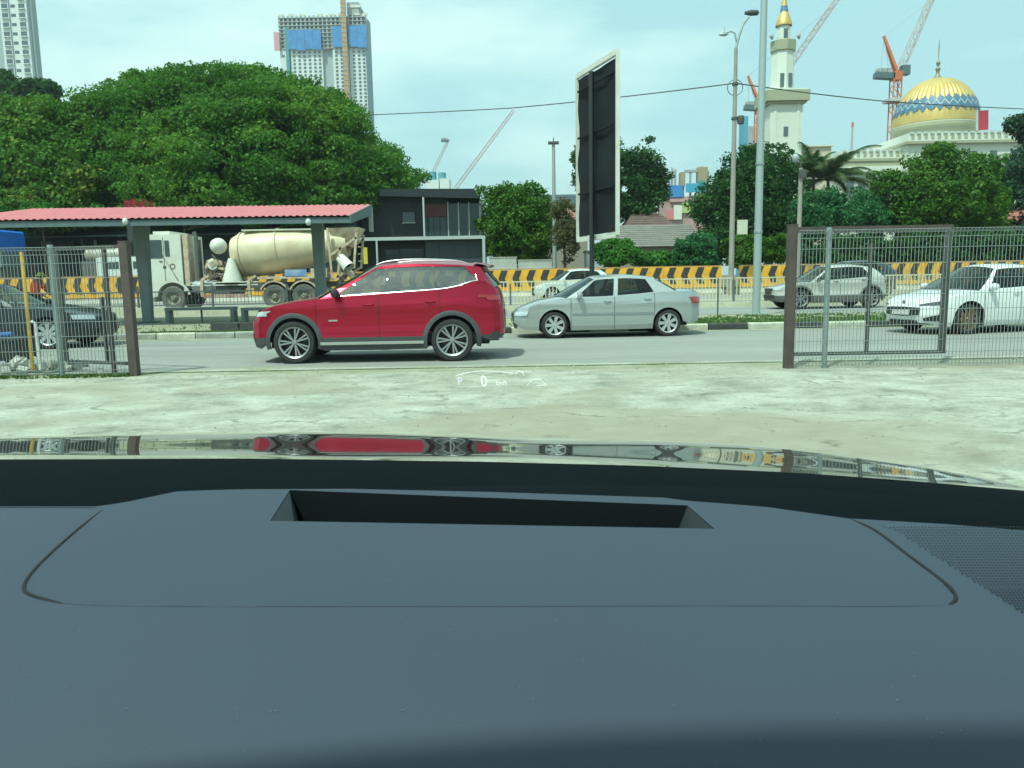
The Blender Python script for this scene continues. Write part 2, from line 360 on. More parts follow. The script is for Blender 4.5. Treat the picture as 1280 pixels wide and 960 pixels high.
# ================================================================== chevron boards (42 m)
YEL = M('chevron yellow', (.92, .47, .02), .5, var=.06, scale=1.3, dirt=(.62, .30, .04)); CBK = M('chevron black', (.025, .025, .025), .5, dirt=(.07, .065, .055), scale=2)
CONC = M('barrier concrete', (.42, .41, .35), .85, var=.25, scale=1.5)
def chevron_run(px0, px1, Y, label, flip=False, yt=332, yb=358):
    x0, x1 = XP(px0, Y), XP(px1, Y); pm = (px0 + px1) / 2; t = thing('chevron_barrier', label, 'barrier', (x0, Y, .3), group='striped road barriers along the far carriageway')
    zt = ZP(pm, 333 + (640 - pm) * .0175 + (260 * .0175), Y) - .3; hb = 1.12; zb = zt - hb; n = max(1, round((x1 - x0) / .76)); pitch = (x1 - x0) / n
    base = MB(); base.prism([(0, -.28, 0), (0, -.28, .12), (0, -.1, .3), (0, -.1, zb - .04), (0, .1, zb - .04), (0, .1, .3), (0, .28, .12), (0, .28, 0)], (x1 - x0, 0, 0)); base.build('concrete_base', CONC, t)
    nb = max(1, round((x1 - x0) / 2.4)); bw = (x1 - x0) / nb
    bd = MB().bb((.01, -.03, zb), (bw - .01, .03, zt)).build('board', YEL, t)
    for k in range(1, nb): same(bd, (k * bw, 0, RNG.uniform(-.012, .012)), t)
    tr = MB().bar((0, 0, zt + .035), (x1 - x0, 0, zt + .035), .05).build('top_rail', M('barrier top rail', (.45, .25, .10), .6), t)
    a, s = pitch * .46, .17 * (-1 if flip else 1); lo = zb + .22; hi = zt - .02; mid = (lo + hi) / 2
    ch = MB().prism([(s, -.036, hi), (0, -.036, mid), (s, -.036, lo), (s + a, -.036, lo), (a, -.036, mid), (s + a, -.036, hi)], (0, -.006, 0)).build('black_chevron', CBK, t)
    off = .06 if not flip else .25
    for k in range(1, n): same(ch, (k * pitch + off, 0, 0), t)
    ch.location = (off, 0, 0)
    for k in range(nb + 1):
        pass
    return t
chevron_run(-70, 178, 42, 'striped yellow and black barrier at the far left, behind the fence', False)
chevron_run(188, 598, 42.1, 'striped yellow and black barrier hidden mostly by the mixer truck', False)
chevron_run(604, 902, 42, 'striped yellow and black barrier behind the white car and the silver saloon', False)
chevron_run(923, 1400, 42, 'striped yellow and black barrier at right, behind the wire fence', False)

# ================================================================== thin posts on the median
for px, py0, Y, lab in ((897, 336, 23.4, 'thin dark post on the median right of the silver saloon'), ):
    q = P(px, 394, Y); m = MB().bar((0, 0, 0), (0, 0, 1.15), .05, n=8); tag(m.build('bollard_post', DKRAIL, loc=(q.x, Y, .13)), lab, 'post')

# ================================================================== wire fences and gates
FENZ = 0.0
BROWN = M('brown gate paint', (.085, .062, .055), .6, var=.3, scale=4)
DGREY = M('dark grey frame paint', (.07, .075, .07), .6, var=.2, scale=4)
def wire_panel(w, h, name, parent, loc, rot=0):
    m = MB(); r = .0031
    n = int(w / .052)
    for k in range(n + 1):
        x = k * w / n
        m.bar((x, 0, .03), (x, 0, h - .13), 2 * r); 
        m.bar((x, 0, h - .13), (x, -.045, h - .02), 2 * r); m.bar((x, -.045, h - .02), (x, .03, h - .06), 2 * r)
    z = .05
    for z in (.05, .10, .22, .40, .62, .84, 1.06, 1.28, 1.50, 1.72, h - .13): m.bar((0, -.008, z), (w, -.008, z), 2.4 * r)
    for y, z in ((-.045, h - .02), (.03, h - .06)): m.bar((0, y, z), (w, y, z), 2.6 * r)
    o = m.build(name, WIRE, parent); o.location = loc; o.rotation_euler = (0, 0, rot); o['kind'] = 'stuff'; return o
# right fence line
rf = thing('wire_fence', 'grey welded wire fence right of the gateway, between brown and grey posts', 'fence', (P(1030, 455, 11.15).x, 11.15, 0))
ox = rf.location.x
HF = 2.0
pm0 = MB().bar((0, 0, 0), (0, 0, 2.02), .075, n=12).build('post', GALV, rf)
same(pm0, (XP(1330, 11.15) - ox, .0, 0), rf)
x1 = XP(990, 11.15) + .06
wire_panel(XP(1182, 11.15) - x1 - .02, HF, 'wire_panel', rf, (x1 - ox, -.05, 0))
wire_panel(2.4, HF, 'wire_panel', rf, (XP(1182, 11.15) - ox + .03, -.05, 0)); wire_panel(2.4, HF, 'wire_panel', rf, (XP(1182, 11.15) - ox + 2.45, -.05, 0))
# brown gatepost
gp = MB(); gp.bb((-.06, -.06, 0), (.06, .06, 2.06)); gp.bb((-.065, -.065, 2.06), (.065, .065, 2.075))
q = P(985, 460, 11.2); tag(gp.build('gatepost', BROWN, loc=(q.x, 11.2, 0)), 'brown square gatepost at the right side of the gateway', 'gatepost')
# sliding gate leaf behind the right fence: brown top tube, dark stiles
sg = thing('sliding_gate', 'dark framed sliding gate leaf pulled back behind the right wire fence', 'gate', (XP(992, 11.4), 11.42, 0))
gw = XP(1188, 11.42) - XP(992, 11.42)
MB().bb((0, -.02, 1.97), (gw, .02, 2.05)).build('top_rail', BROWN, sg); MB().bb((0, -.02, .16), (gw, .02, .21)).build('bottom_rail', DGREY, sg)
for nm, px, w, t0 in (('stile', 1182, .10, 2.0), ('stile', 1087, .04, 1.80)): MB().bb((-w / 2, -.025, .21), (w / 2, .025, t0)).build(nm, DGREY, sg, loc=(XP(px, 11.42) - sg.location.x, 0, 0))
# left fence line
YL = 11.75
lf = thing('wire_fence', 'grey welded wire fence left of the gateway', 'fence', (P(78, 468, YL).x, YL, 0)); ox = lf.location.x
MB().bar((0, 0, 0), (0, 0, 2.0), .085, n=12).build('post', GALV, lf); same(lf.children[0], (-2.45, 0, 0), lf); same(lf.children[0], (-4.9, 0, 0), lf)
wire_panel(2.4, 1.98, 'wire_panel', lf, (-2.42, -.05, 0)); wire_panel(2.4, 1.98, 'wire_panel', lf, (-4.87, -.05, 0))
wire_panel(P(160, 468, YL).x - ox - .04, 1.98, 'wire_panel', lf, (.02, -.05, 0))
q = P(168, 468, 11.7); gp = MB(); gp.bb((-.062, -.062, 0), (.062, .062, 2.02)); gp.bb((-.068, -.068, 2.02), (.068, .068, 2.035))
tag(gp.build('gatepost', BROWN, loc=(q.x, 11.72, 0)), 'brown square gatepost at the left side of the gateway', 'gatepost')
# left gate leaf, swung back behind the fence, seen at an angle
lg = thing('wire_gate', 'dark framed gate leaf folded back behind the left wire fence', 'gate', (q.x - .02, 11.86, 0), R(180 - 22))
gl = 1.55
MB().bar((0, 0, 1.97), (gl, 0, 1.97), .05).build('top_rail', BROWN, lg); MB().bar((0, 0, .17), (gl, 0, .17), .05).build('bottom_rail', DGREY, lg)
MB().bar((0, 0, .0), (0, 0, 2.0), .05).build('stile', DGREY, lg, loc=(.5, 0, 0)); MB().bar((0, 0, .0), (0, 0, 1.97), .05).build('stile', DGREY, lg, loc=(gl - .02, 0, 0)); MB().bar((0, 0, .2), (0, 0, 1.2), .05).build('stile', DGREY, lg, loc=(.62, .0, 0))
# leaning yellow pole, white pipe, rubble and the low black cart behind the left fence
YP = M('yellow pole paint', (.62, .36, .03), .6, var=.2)
a = P(41, 462, 12.1); b = P(27, 315, 12.3)
tag(MB().tube([a, b], .028, 10).build('yellow_pole', YP), 'yellow pole leaning behind the left fence', 'pole')
a = P(51, 462, 12.0); b = P(44, 404, 12.1); c_ = P(40, 402, 12.2)
tag(MB().tube([a, b, c_], .026, 10).build('white_pipe', M('white pvc pipe', (.62, .64, .60), .5)), 'short upright white pipe by the yellow pole behind the left fence', 'pipe')
rb = MB()
for k in range(46):
    cx, cy = RNG.normal(0, .42), RNG.normal(0, .22); s = RNG.uniform(.06, .17); hgt = max(0, .22 * math.exp(-(cx * cx + cy * cy) * 3))
    rb.box((cx, cy, hgt * RNG.uniform(.3, 1) + s * .2), (s, s * RNG.uniform(.6, 1.2), s * RNG.uniform(.4, .9)), (RNG.uniform(0, 3), RNG.uniform(0, 3), RNG.uniform(0, 3)))
q = P(43, 460, 12.35); ro = rb.build('rubble_heap', M('broken concrete', (.50, .50, .44), .9, var=.25, scale=6), loc=(q.x, 12.45, 0)); tag(ro, 'heap of broken pale concrete behind the left fence', 'rubble', None, 'stuff')
ct = thing('hand_cart', 'low black flatbed cart with a white handle behind the left fence', 'cart', (P(4, 440, 12.9).x, 12.9, 0))
MB().bb((-.7, -.35, .18), (.42, .35, .50)).build('box', BLACK, ct)
MB().bb((-.72, -.37, .5), (.45, .37, .54)).build('lid', M('dark lid', (.03, .033, .036), .35), ct)
for x in (-.5, .3):
    for y in (-.3, .3): MB().lathe([(0, -.03), (.09, -.03), (.1, -.02), (.1, .02), (.09, .03), (0, .03)], 14, axis='Y').build('castor', RUB, ct, 40, loc=(x, y, .1))
MB().tube([(-.7, -.36, .60), (.2, -.36, .61)], .022, 8).build('handle', M('white pvc pipe', (.6, .6, .6)), ct); MB().tube([(.2, -.36, .61), (.42, -.36, .62)], .04, 8).build('handle_grip', M('blue plastic', (.02, .12, .42), .4), ct)

# grit and small stones lying about the forecourt
def grit(name, label, n, x0, x1, y0, y1, z, smin, smax, mat):
    m = MB()
    for k in range(n):
        x, y, s_ = RNG.uniform(x0, x1), RNG.uniform(y0, y1), RNG.uniform(smin, smax)
        q = [(x + s_ * math.cos(a) * RNG.uniform(.7, 1.2), y + s_ * math.sin(a) * RNG.uniform(.7, 1.2)) for a in (0, 1.57, 3.14, 4.71)]
        m.add([(a, b, z) for a, b in q] + [(x, y, z + s_ * RNG.uniform(.5, .9))], [(0, 1, 4), (1, 2, 4), (2, 3, 4), (3, 0, 4)])
    return tag(m.build(name, mat), label, 'gravel', None, 'stuff')
grit('gravel', 'loose grit and small stones along the edge of the forecourt', 900, -9, 9, 10.9, 12.3, .008, .006, .022, M('grit', (.36, .35, .29), .9, var=.3))
grit('gravel', 'scattered grit on the concrete forecourt', 500, -5, 6, 4.5, 11, .003, .004, .013, M('dark grit', (.22, .21, .17), .9, var=.4))

# pale dust washed against the kerb, with a ragged edge
m = MB(); G = []
for k in range(161):
    x = -20 + k * .25; G.append([(x, 19.29, .0098), (x, 18.95 + .16 * math.sin(x * 1.3) * math.sin(x * .37 + 1) + RNG.uniform(-.05, .05), .0098)])
o = struct('gutter_dust', m.grid(G, flip=True), G_VERGE)
m = MB(); G = []
for k in range(161):
    x = -20 + k * .25; G.append([(x, 12.0, .0098), (x, 12.30 + .18 * math.sin(x * .9 + 2) * math.sin(x * .41) + RNG.uniform(-.06, .06), .0098)])
struct('road_edge_dust', m.grid(G), G_VERGE)
# ================================================================== cars
def wheel_parts(Rr, rim, w, spokes, parent, loc, side, twin=True, rimmat=None, facing=1):
    """tyre with a rim; side = +1 / -1 for the outer face along y"""
    t = MB(); h = w / 2
    t.lathe([(rim, -h * .8), (rim + .02, -h), (Rr - .03, -h), (Rr - .008, -h * .8), (Rr, -h * .45), (Rr, h * .45), (Rr - .008, h * .8), (Rr - .03, h), (rim + .02, h), (rim, h * .8)], 40, axis='Y')
    ty = t.build('wheel', RUB, parent, 40); ty.location = loc
    rmat = rimmat or ALLOY
    bk = MB(); bk.lathe([(0, side * h * .1), (rim * .97, side * h * .1), (rim * .99, side * h * .55)], 32, axis='Y').build('brake_disc', M('brake dark', (.03, .03, .032), .6, .3), ty)
    r = MB(); r.lathe([(rim * .90, side * h * .55), (rim * .93, side * h * .85), (rim + .006, side * h * .98), (rim + .012, side * h * .8)], 40, axis='Y')
    r.lathe([(0, side * h * .86), (rim * .13, side * h * .84), (rim * .2, side * h * .6)], 16, axis='Y')
    for k in range(spokes):
        a = 2 * math.pi * k / spokes
        offs = (-.11, .11) if twin else (0,)
        for o_ in offs:
            a0, a1 = a + o_ * .6, a + o_ * 1.25
            wd = rim * (.052 if twin else .17)
            p0 = Vector((math.cos(a0) * rim * .12, side * h * .76, math.sin(a0) * rim * .12)); p1 = Vector((math.cos(a1) * rim * .94, side * h * .82, math.sin(a1) * rim * .94))
            d = (p1 - p0).normalized(); q = Vector((-d.z, 0, d.x)).normalized(); yy = Vector((0, side * .02, 0))
            vs = [p0 + q * wd * .7, p0 - q * wd * .7, p1 - q * wd * 1.1, p1 + q * wd * 1.1]
            r.add([v + yy * 0 for v in vs] + [v - yy * 1.4 for v in vs], [(0, 1, 2, 3), (0, 3, 7, 4), (1, 5, 6, 2), (4, 5, 1, 0), (3, 2, 6, 7)])
    r.build('rim', rmat, ty, 35)
    return ty

def make_car(name, label, cat, S, paint, loc, rz, group=None):
    root = thing(name, label, cat, loc, rz, group)
    Wh, nose, tail, n = S['W'] / 2, S['nose'], S['tail'], S.get('n', 5)
    xc, hl = (nose + tail) / 2, (nose - tail) / 2
    xf, xr, Rw = S['xf'], S['xr'], S['Rw']; Ra = Rw + S.get('gap', .055)
    wm = lin(S['wm']); belt = curve(S['belt']); sill = lin(S['sill']); zw = Rw
    shf, shr = lin(S['shf']), lin(S['shr']); zclad = S.get('clad', 0); roofz = curve(S['roof'])
    def plan(x):
        u = min(1, abs(x - xc) / hl); return Wh * (1 - u ** n) ** (1 / n)
    def sh(x, z):
        u = abs(x - xc) / hl; w = sstep(.72, 1, u); return x + w * (shf(z) if x > xc else shr(z))
    def surf(x, z, off=0.): return Vector((sh(x, z), plan(x) * wm(z) + off, z))
    def zlow(x):
        z = sill(x)
        for xw in (xf, xr):
            d = abs(x - xw)
            if d < Ra: z = max(z, zw + math.sqrt(Ra * Ra - d * d))
        return z
    # columns
    xs = set()
    for k in range(9):
        yf = .94 * k / 8; u = (1 - yf ** n) ** (1 / n); xs.add(round(xc + hl * u, 4)); xs.add(round(xc - hl * u, 4))
    u0 = (1 - .94 ** n) ** (1 / n); x = xc - hl * u0
    m_ = int(2 * hl * u0 / .09)
    for k in range(m_): xs.add(round(x + 2 * hl * u0 * k / m_, 4))
    for xw in (xf, xr):
        for k in range(0, 25): xs.add(round(xw - Ra * math.cos(math.pi * k / 24), 4))
    D = S['doors']
    for d in D:
        for e in (-.006, .006): xs.add(round(d + e, 4))
    xs = sorted(xs, reverse=True)
    xs2 = [xs[0]]
    for v in xs[1:]:
        keep = any(abs(v - d) < .0075 for d in D)
        if keep or (xs2[-1] - v > .008 and not False): xs2.append(v)
    xs = xs2
    NL, NU = 3, 9
    def column(x):
        z0 = zlow(x); z1 = belt(x); zc = min(max(zclad, z0 + .004), z1 - .05)
        zz = [z0 + (zc - z0) * k / NL for k in range(NL)] + [zc + (z1 - zc) * (1 - (1 - k / NU) ** 1.25) for k in range(NU + 1)]
        return zz
    cols = [(x, column(x)) for x in xs]
    body, clad, seam = MB(), MB(), MB(); doors = [MB() for _ in D[:-1]]
    handle_z = S.get('handle')
    for s in (1, -1):
        for i in range(len(cols) - 1):
            (xa, za), (xb, zb_) = cols[i], cols[i + 1]; xm = (xa + xb) / 2
            for j in range(len(za) - 1):
                tgt = clad if j < NL else body; off = 0
                if j >= NL:
                    if any(abs(xm - d) < .0075 for d in D): tgt = seam; off = -.006
                    else:
                        for k in range(len(D) - 1):
                            if D[k + 1] < xm < D[k] and abs(za[j] - za[0]) >= 0: tgt = doors[k]
                q = [surf(xa, za[j], off), surf(xb, zb_[j], off), surf(xb, zb_[j + 1], off), surf(xa, za[j + 1], off)]
                if s < 0: q = [Vector((v.x, -v.y, v.z)) for v in q][::-1]
                tgt.add(q, [(0, 1, 2, 3)])
    # hood / deck tops
    gh = S['gh']; xA, xAt = gh[0][1], gh[0][2]; xC, xCt = gh[-1][1], gh[-1][2]
    crown = S.get('crown', .045)
    def top_rows(xlist, bulge=0, db=0):
        G = []
        for x in xlist:
            e = surf(x, belt(x)); row = []
            cr = crown * min(1, e.y / .6)
            for k in range(13):
                t = 1 - 2 * k / 12; zz = e.z + cr * (1 - abs(t) ** 2.6) ; row.append(Vector((e.x + bulge * (1 - t * t), e.y * t, zz)))
            G.append(row)
        return G
    hood = MB(); hx = [x for x in xs if x > xA - .02] + [xA - .12]
    hood.grid(top_rows(hx), flip=False)
    deck = MB(); dx = [xC + .12] + [x for x in xs if x < xC + .02]
    deck.grid(top_rows(dx))
    # greenhouse
    Wr = S['Wr'] / 2
    tlo, thi = .06, .90
    def gpoint(xb, xt, t, off=0):
        b = surf(xb, belt(xb)); r = Vector((xt, Wr * (1 - .10 * abs((xt - (xAt + xCt) / 2) / ((xAt - xCt) / 2)) ** 3), roofz(xt)))
        p = b.lerp(r, t); p.y += .035 * math.sin(math.pi * t) + off; return p
    rows = [0, tlo, .33, .62, thi, 1.0]
    upper, pillar = MB(), MB(); wins = []
    for s in (1, -1):
        for (k0, b0, t0), (k1, b1, t1) in zip(gh[:-1], gh[1:]):
            m = 5
            for c in range(m):
                A = (b0 + (b1 - b0) * c / m, t0 + (t1 - t0) * c / m); B = (b0 + (b1 - b0) * (c + 1) / m, t0 + (t1 - t0) * (c + 1) / m)
                for j in range(5):
                    isw = k1 == 'w' and 1 <= j <= 3
                    tgt = pillar if (k1 == 'b' and 1 <= j <= 3) else upper
                    if isw: continue
                    q = [gpoint(*A, rows[j]), gpoint(*B, rows[j]), gpoint(*B, rows[j + 1]), gpoint(*A, rows[j + 1])]
                    if s < 0: q = [Vector((v.x, -v.y, v.z)) for v in q][::-1]
                    tgt.add(q, [(0, 1, 2, 3)])
            if k1 == 'w':
                wm_ = MB(); G = []
                for j in (1, 2, 3, 4):
                    row = []
                    for c in range(m + 1):
                        v = gpoint(b0 + (b1 - b0) * c / m, t0 + (t1 - t0) * c / m, rows[j], -.006)
                        row.append(Vector((v.x, v.y * s, v.z)))
                    G.append(row)
                wm_.grid(G, flip=s < 0); wins.append(wm_)
    # roof
    rf_ = MB(); G = []; m = 16; cb = S.get('rcrown', .055)
    for k in range(m + 1):
        t = k / m; bx = S.get('bt', .05) * (1 - t * 5) if t < .2 else (-.05 * (t - .8) * 5 if t > .8 else 0)
        e = gpoint(xA, xAt + (xCt - xAt) * t, 1); row = []
        for c in range(11):
            q = 1 - 2 * c / 10; row.append(Vector((e.x + bx * (1 - q * q), e.y * q, e.z + cb * (1 - abs(q) ** 2.4))))
        G.append(row)
    rf_.grid(G)
    def screen(xb, xt, bb, bt, off=0):
        G = []
        for k in range(7):
            t = k / 6; e = gpoint(xb, xt, t); e.y = e.y - .035 * math.sin(math.pi * t); row = []
            for c in range(11):
                q = 1 - 2 * c / 10; bz = crown * (1 - t) + cb * t
                row.append(Vector((e.x + (bb * (1 - t) + bt * t) * (1 - q * q), e.y * q, e.z + bz * (1 - abs(q) ** 2.5))))
            G.append(row)
        return G
    ws = MB().grid(screen(xA, xAt, S.get('bb', .14), S.get('bt', .05)), flip=True); bl = MB().grid(screen(xC, xCt, -S.get('rb', .06), -.05))
    # everything as named parts
    for mb_ in (rf_, upper, hood, deck):
        body.add(mb_.v, mb_.f)
    body.build('body', paint, root, 32)
    clad.build('lower_trim', S.get('cladmat') or paint, root, 40)
    seam.build('door_seam', BLACK, root)['kind'] = 'stuff'
    if pillar.v:
        h_ = len(pillar.v) // 2
        for sl in (pillar.v[:h_], pillar.v[h_:]):
            for c_ in range(0, len(sl), 60): q_ = sl[c_:c_ + 60]; MB().add(q_, [(4 * k, 4 * k + 1, 4 * k + 2, 4 * k + 3) for k in range(len(q_) // 4)]).build('pillar_trim', BLACK, root, 30)
    gm = S.get('glass', GLASS)
    for w_ in wins: w_.build('side_window', gm, root, 40)
    ws.build('windscreen', gm, root, 40); bl.build('rear_window', gm, root, 40)
    for i, d in enumerate(doors):
        dm = d
        h = len(dm.v) // 2
        for s, sl in ((1, slice(0, h)), (-1, slice(h, None))):
            vv = dm.v[sl]; nf = len(vv) // 4
            o = MB().add(vv, [(4 * k, 4 * k + 1, 4 * k + 2, 4 * k + 3) for k in range(nf)]).build('door', paint, root, 32)
            if handle_z:
                hxp = D[i + 1] + .16; hz = handle_z + (belt(hxp) - belt(D[1])) * .6; q = surf(hxp, hz)
                hm = MB().tube([(hxp - .08, s * (q.y - .002), hz), (hxp - .06, s * (q.y + .03), hz + .004), (hxp + .06, s * (q.y + .03), hz + .004), (hxp + .08, s * (q.y - .002), hz)], .013, 8)
                hm.build('door_handle', S.get('handlemat', paint), o)
    # wheel wells and underbody
    ww = MB()
    for xw in (xf, xr):
        for s in (1, -1):
            G = []
            for k in range(17):
                a = math.pi * k / 16; px_, pz_ = xw + Ra * math.cos(a), zw + Ra * math.sin(a)
                y1 = plan(px_) * wm(max(.3, pz_)) - .003
                G.append([(px_, s * y1, pz_), (px_, s * (Wh - .42), pz_)])
            ww.grid(G, flip=s > 0)
            c0 = len(ww.v); arc = [(xw + Ra * math.cos(math.pi * k / 16), s * (Wh - .42), zw + Ra * math.sin(math.pi * k / 16)) for k in range(17)]
            ww.add(arc, [tuple(range(17))])
    zf = S['sill'][len(S['sill']) // 2][1]
    ww.bb((xr - .2, -(Wh - .43), zf + .02), (xf + .2, Wh - .43, zf + .25)); ww.bb((xr + Ra + .02, -(Wh - .09), zf + .01), (xf - Ra - .02, Wh - .09, zf + .2))
    ww.bb((xf - .05, -(Wh - .5), zf + .02), (nose - .3, Wh - .5, zf + .3)); ww.bb((tail + .3, -(Wh - .5), zf + .04), (xr + .05, Wh - .5, zf + .3))
    ww.build('underbody', DARKIN, root)
    # cabin
    cabn = MB(); zb0 = zf + .12; zbm = belt((D[0] + D[-1]) / 2)
    cabn.bb((xC + .05, -(Wh - .16), zb0), (xA - .05, Wh - .16, zb0 + .15))
    cabn.bb((xA - .42, -(Wh - .16), zb0), (xA - .1, Wh - .16, belt(xA) - .10))
    cabn.build('cabin', DARKIN, root)
    seatm = S.get('seat', M('seat cloth', (.035, .036, .04), .85))
    for xx, ys in ((D[1] + .12, (-.38, .38)), (D[-1] + .22 if len(D) > 2 else D[1] - .7, (-.40, 0, .40))):
        for y in ys:
            st = MB(); st.prism([(xx + .45, y - .22, zb0 + .15), (xx + .45, y - .22, zb0 + .30), (xx, y - .22, zb0 + .26), (xx - .17, y - .22, zbm + .12), (xx - .27, y - .22, zbm + .10), (xx - .14, y - .22, zb0 + .15)], (0, .44, 0))
            st.box((xx - .26, y, zbm + .22), (.09, .25, .16), (0, -.2, 0)); st.build('seat', seatm, root)
    # lamps, grille etc. as conforming patches on nose / tail
    def xend(y, z, end):
        yy = min(.999, abs(y) / (Wh * wm(z))); u = (1 - yy ** n) ** (1 / n); x = xc + end * hl * u; return sh(x, z)
    def patch(nm, end, ys, zlo, zhi, mat, off=.006, both=False, parent=None, thick=True):
        out = []
        for s in ((1, -1) if both else (1,)):
            m = MB(); G = []; nn_ = 10
            for i in range(nn_ + 1):
                y = ys[0] + (ys[1] - ys[0]) * i / nn_; a = zlo(y) if callable(zlo) else zlo; b = zhi(y) if callable(zhi) else zhi
                G.append([Vector((xend(y, a + (b - a) * k / 4, end) + end * off, s * (y + (off if y > Wh * .7 else 0)), a + (b - a) * k / 4)) for k in range(5)])
            m.grid(G, flip=(end * s > 0)); out.append(m.build(nm, mat, parent or root, 60))
        return out
    def spatch(nm, x0, x1, zlo, zhi, mat, off=.006, both=True):
        for s in ((1, -1) if both else (1,)):
            m = MB(); G = []; k_ = 12
            for i in range(k_ + 1):
                x = x0 + (x1 - x0) * i / k_; a = zlo(x) if callable(zlo) else zlo; b = zhi(x) if callable(zhi) else zhi
                r = []
                for k in range(4):
                    z = a + (b - a) * k / 3; v = surf(x, z, off); v.y *= s; r.append(v)
                G.append(r)
            m.grid(G, flip=(s > 0) == (x1 > x0)); m.build(nm, mat, root, 60)
    def arch_trim(mat, w=.065, off=.014):
        for xw in (xf, xr):
            for s in (1, -1):
                G = []
                for k in range(25):
                    a = -.25 + (math.pi + .5) * k / 24
                    r_ = []
                    for rr, of in ((Ra - .004, -.03), (Ra - .004, off), (Ra + w * .8, off), (Ra + w, 0)):
                        x, z = xw + rr * math.cos(a), max(zw + rr * math.sin(a), sill(xw) + .0)
                        v = surf(x, z, of); v.y *= s; v.x = x; r_.append(v)
                    G.append(r_)
                MB().grid(G, flip=s > 0).build('arch_trim', mat, root, 50)
    # wheels
    for xw in (xf, xr):
        for s in (1, -1):
            y = s * (plan(xw) - .03 - S.get('tw', .22) / 2)
            wheel_parts(Rw, S.get('rim', Rw * .68), S.get('tw', .22), S.get('spokes', 7), root, (xw, y, Rw), s, S.get('twin', True), S.get('rimmat'))
    # mirrors
    for s in (1, -1):
        v = surf(xA - .28, belt(xA - .28)); mm = MB(); c = Vector((v.x, s * (v.y + .10), v.z + .07))
        mm.lathe([(0, -.10), (.05, -.095), (.075, -.05), (.082, .02), (.07, .08), (0, .10)], 14, axis='Y')
        mm.v = [(p[0] * .85 + c.x, p[1] + c.y, p[2] * .95 + c.z) for p in mm.v]
        o = mm.build('door_mirror', S.get('mirmat', paint), root, 50)
        MB().bar((v.x, s * (v.y - .05), v.z + .01), (c.x, c.y, c.z - .03), .05, .03).build('mirror_arm', BLACK, o)
    H = dict(root=root, surf=surf, belt=belt, patch=patch, spatch=spatch, arch=arch_trim, gpoint=gpoint, Wh=Wh, xend=xend, Wr=Wr, roofz=roofz, xc=xc)
    return H

def car_paint(name, col, metal=.35, rough=.32, dirt=None):
    m = M(name, col, rough, metal, coat=.8)
    return m

# ---- red crossover, side on
SUV = dict(W=1.83, nose=2.16, tail=-2.24, n=5, xf=1.335, xr=-1.335, Rw=.362, gap=.06, rim=.262, tw=.235, spokes=7, Wr=1.18, clad=.44,
    belt=[(-2.3, 1.12), (-2.15, 1.24), (-2.0, 1.32), (-1.75, 1.335), (-1.45, 1.25), (-1.2, 1.205), (-.4, 1.155), (.6, 1.105), (1.0, 1.07), (1.5, 1.005), (1.9, .93), (2.2, .83)],
    sill=[(-2.3, .42), (-1.9, .30), (-1.3, .23), (0, .215), (1.3, .22), (1.8, .22), (2.2, .30)],
    roof=[(-1.86, 1.575), (-1.4, 1.622), (-.7, 1.648), (-.15, 1.62), (.2, 1.54)],
    wm=[(.2, .95), (.32, .985), (.47, .988), (.52, .978), (.66, .962), (.80, .972), (.93, 1.0), (.99, .992), (1.08, .965), (1.15, .955), (1.35, .93)],
    shf=[(.2, -.05), (.45, .0), (.7, 0), (.9, -.12), (1.0, -.2)], shr=[(.2, .1), (.5, .0), (.9, .02), (1.1, .06), (1.25, .12)],
    doors=[.93, -.12, -1.15], handle=.98, bb=.18, bt=.08, rb=.10,
    gh=[('s', .86, -.06), ('p', .66, -.13), ('w', -.14, -.20), ('b', -.22, -.28), ('w', -1.08, -.98), ('b', -1.14, -1.03), ('w', -1.86, -1.52), ('p', -2.17, -1.82)])
RED = car_paint('crimson car paint', (.40, .003, .030), .6, .28); RED.node_tree.nodes['Principled BSDF'].inputs['Coat Weight'].default_value = .35
CLAD = M('dark grey cladding', (.055, .06, .065), .65)
SUV['cladmat'] = CLAD; SUV['glass'] = GLASSL; SUV['mirmat'] = BLACK; SUV['handlemat'] = M('red handle', (.30, .006, .025), .25, .4)
qf, qr = P(370, 449, 13.0), P(567, 445, 13.0)
H = make_car('parked_car', 'dark red crossover with black cladding, side on just outside the gateway', 'car', SUV, RED, ((qf.x + qr.x) / 2, 13.0 + .80, .006), R(180 - .4))
root = H['root']
H['arch'](CLAD, .075)
H['patch']('headlight', 1, (.50, .80), lambda y: .80 + .03 * (y - .5), lambda y: .88, LAMPG, .004, both=True)
H['patch']('grille', 1, (-.50, .50), .62, lambda y: .90, BLACK, .006); H['patch']('lower_grille', 1, (-.6, .6), .36, .52, BLACK, .006)
H['patch']('front_plate', 1, (-.26, .26), .50, .61, PLATE, .02)
H['patch']('tail_light', -1, (.42, .78), lambda y: 1.02, lambda y: 1.10, TAIL, .006, both=True)
H['patch']('rear_plate', -1, (-.26, .26), .72, .84, PLATE, .02)
H['spatch']('tail_light', -2.16, -1.80, lambda x: 1.05 + (x + 2.16) * .06, lambda x: 1.11, TAIL, .006)
H['spatch']('headlight', 1.74, 2.04, lambda x: .885 - (x - 1.74) * .30, lambda x: .90 - (x - 1.74) * .06, LAMPG, .006)
H['spatch']('sill_strip', .88, -.86, lambda x: .315, lambda x: .365, CHROME, .016)
H['spatch']('side_crease', .80, -1.0, lambda x: .508, lambda x: .518, M('red crease strip', (.38, .006, .03), .2, .5), .008)  # thin glossier red strip along the lower door crease
H['spatch']('wing_badge', .73, .58, .71, .735, CHROME, .006)
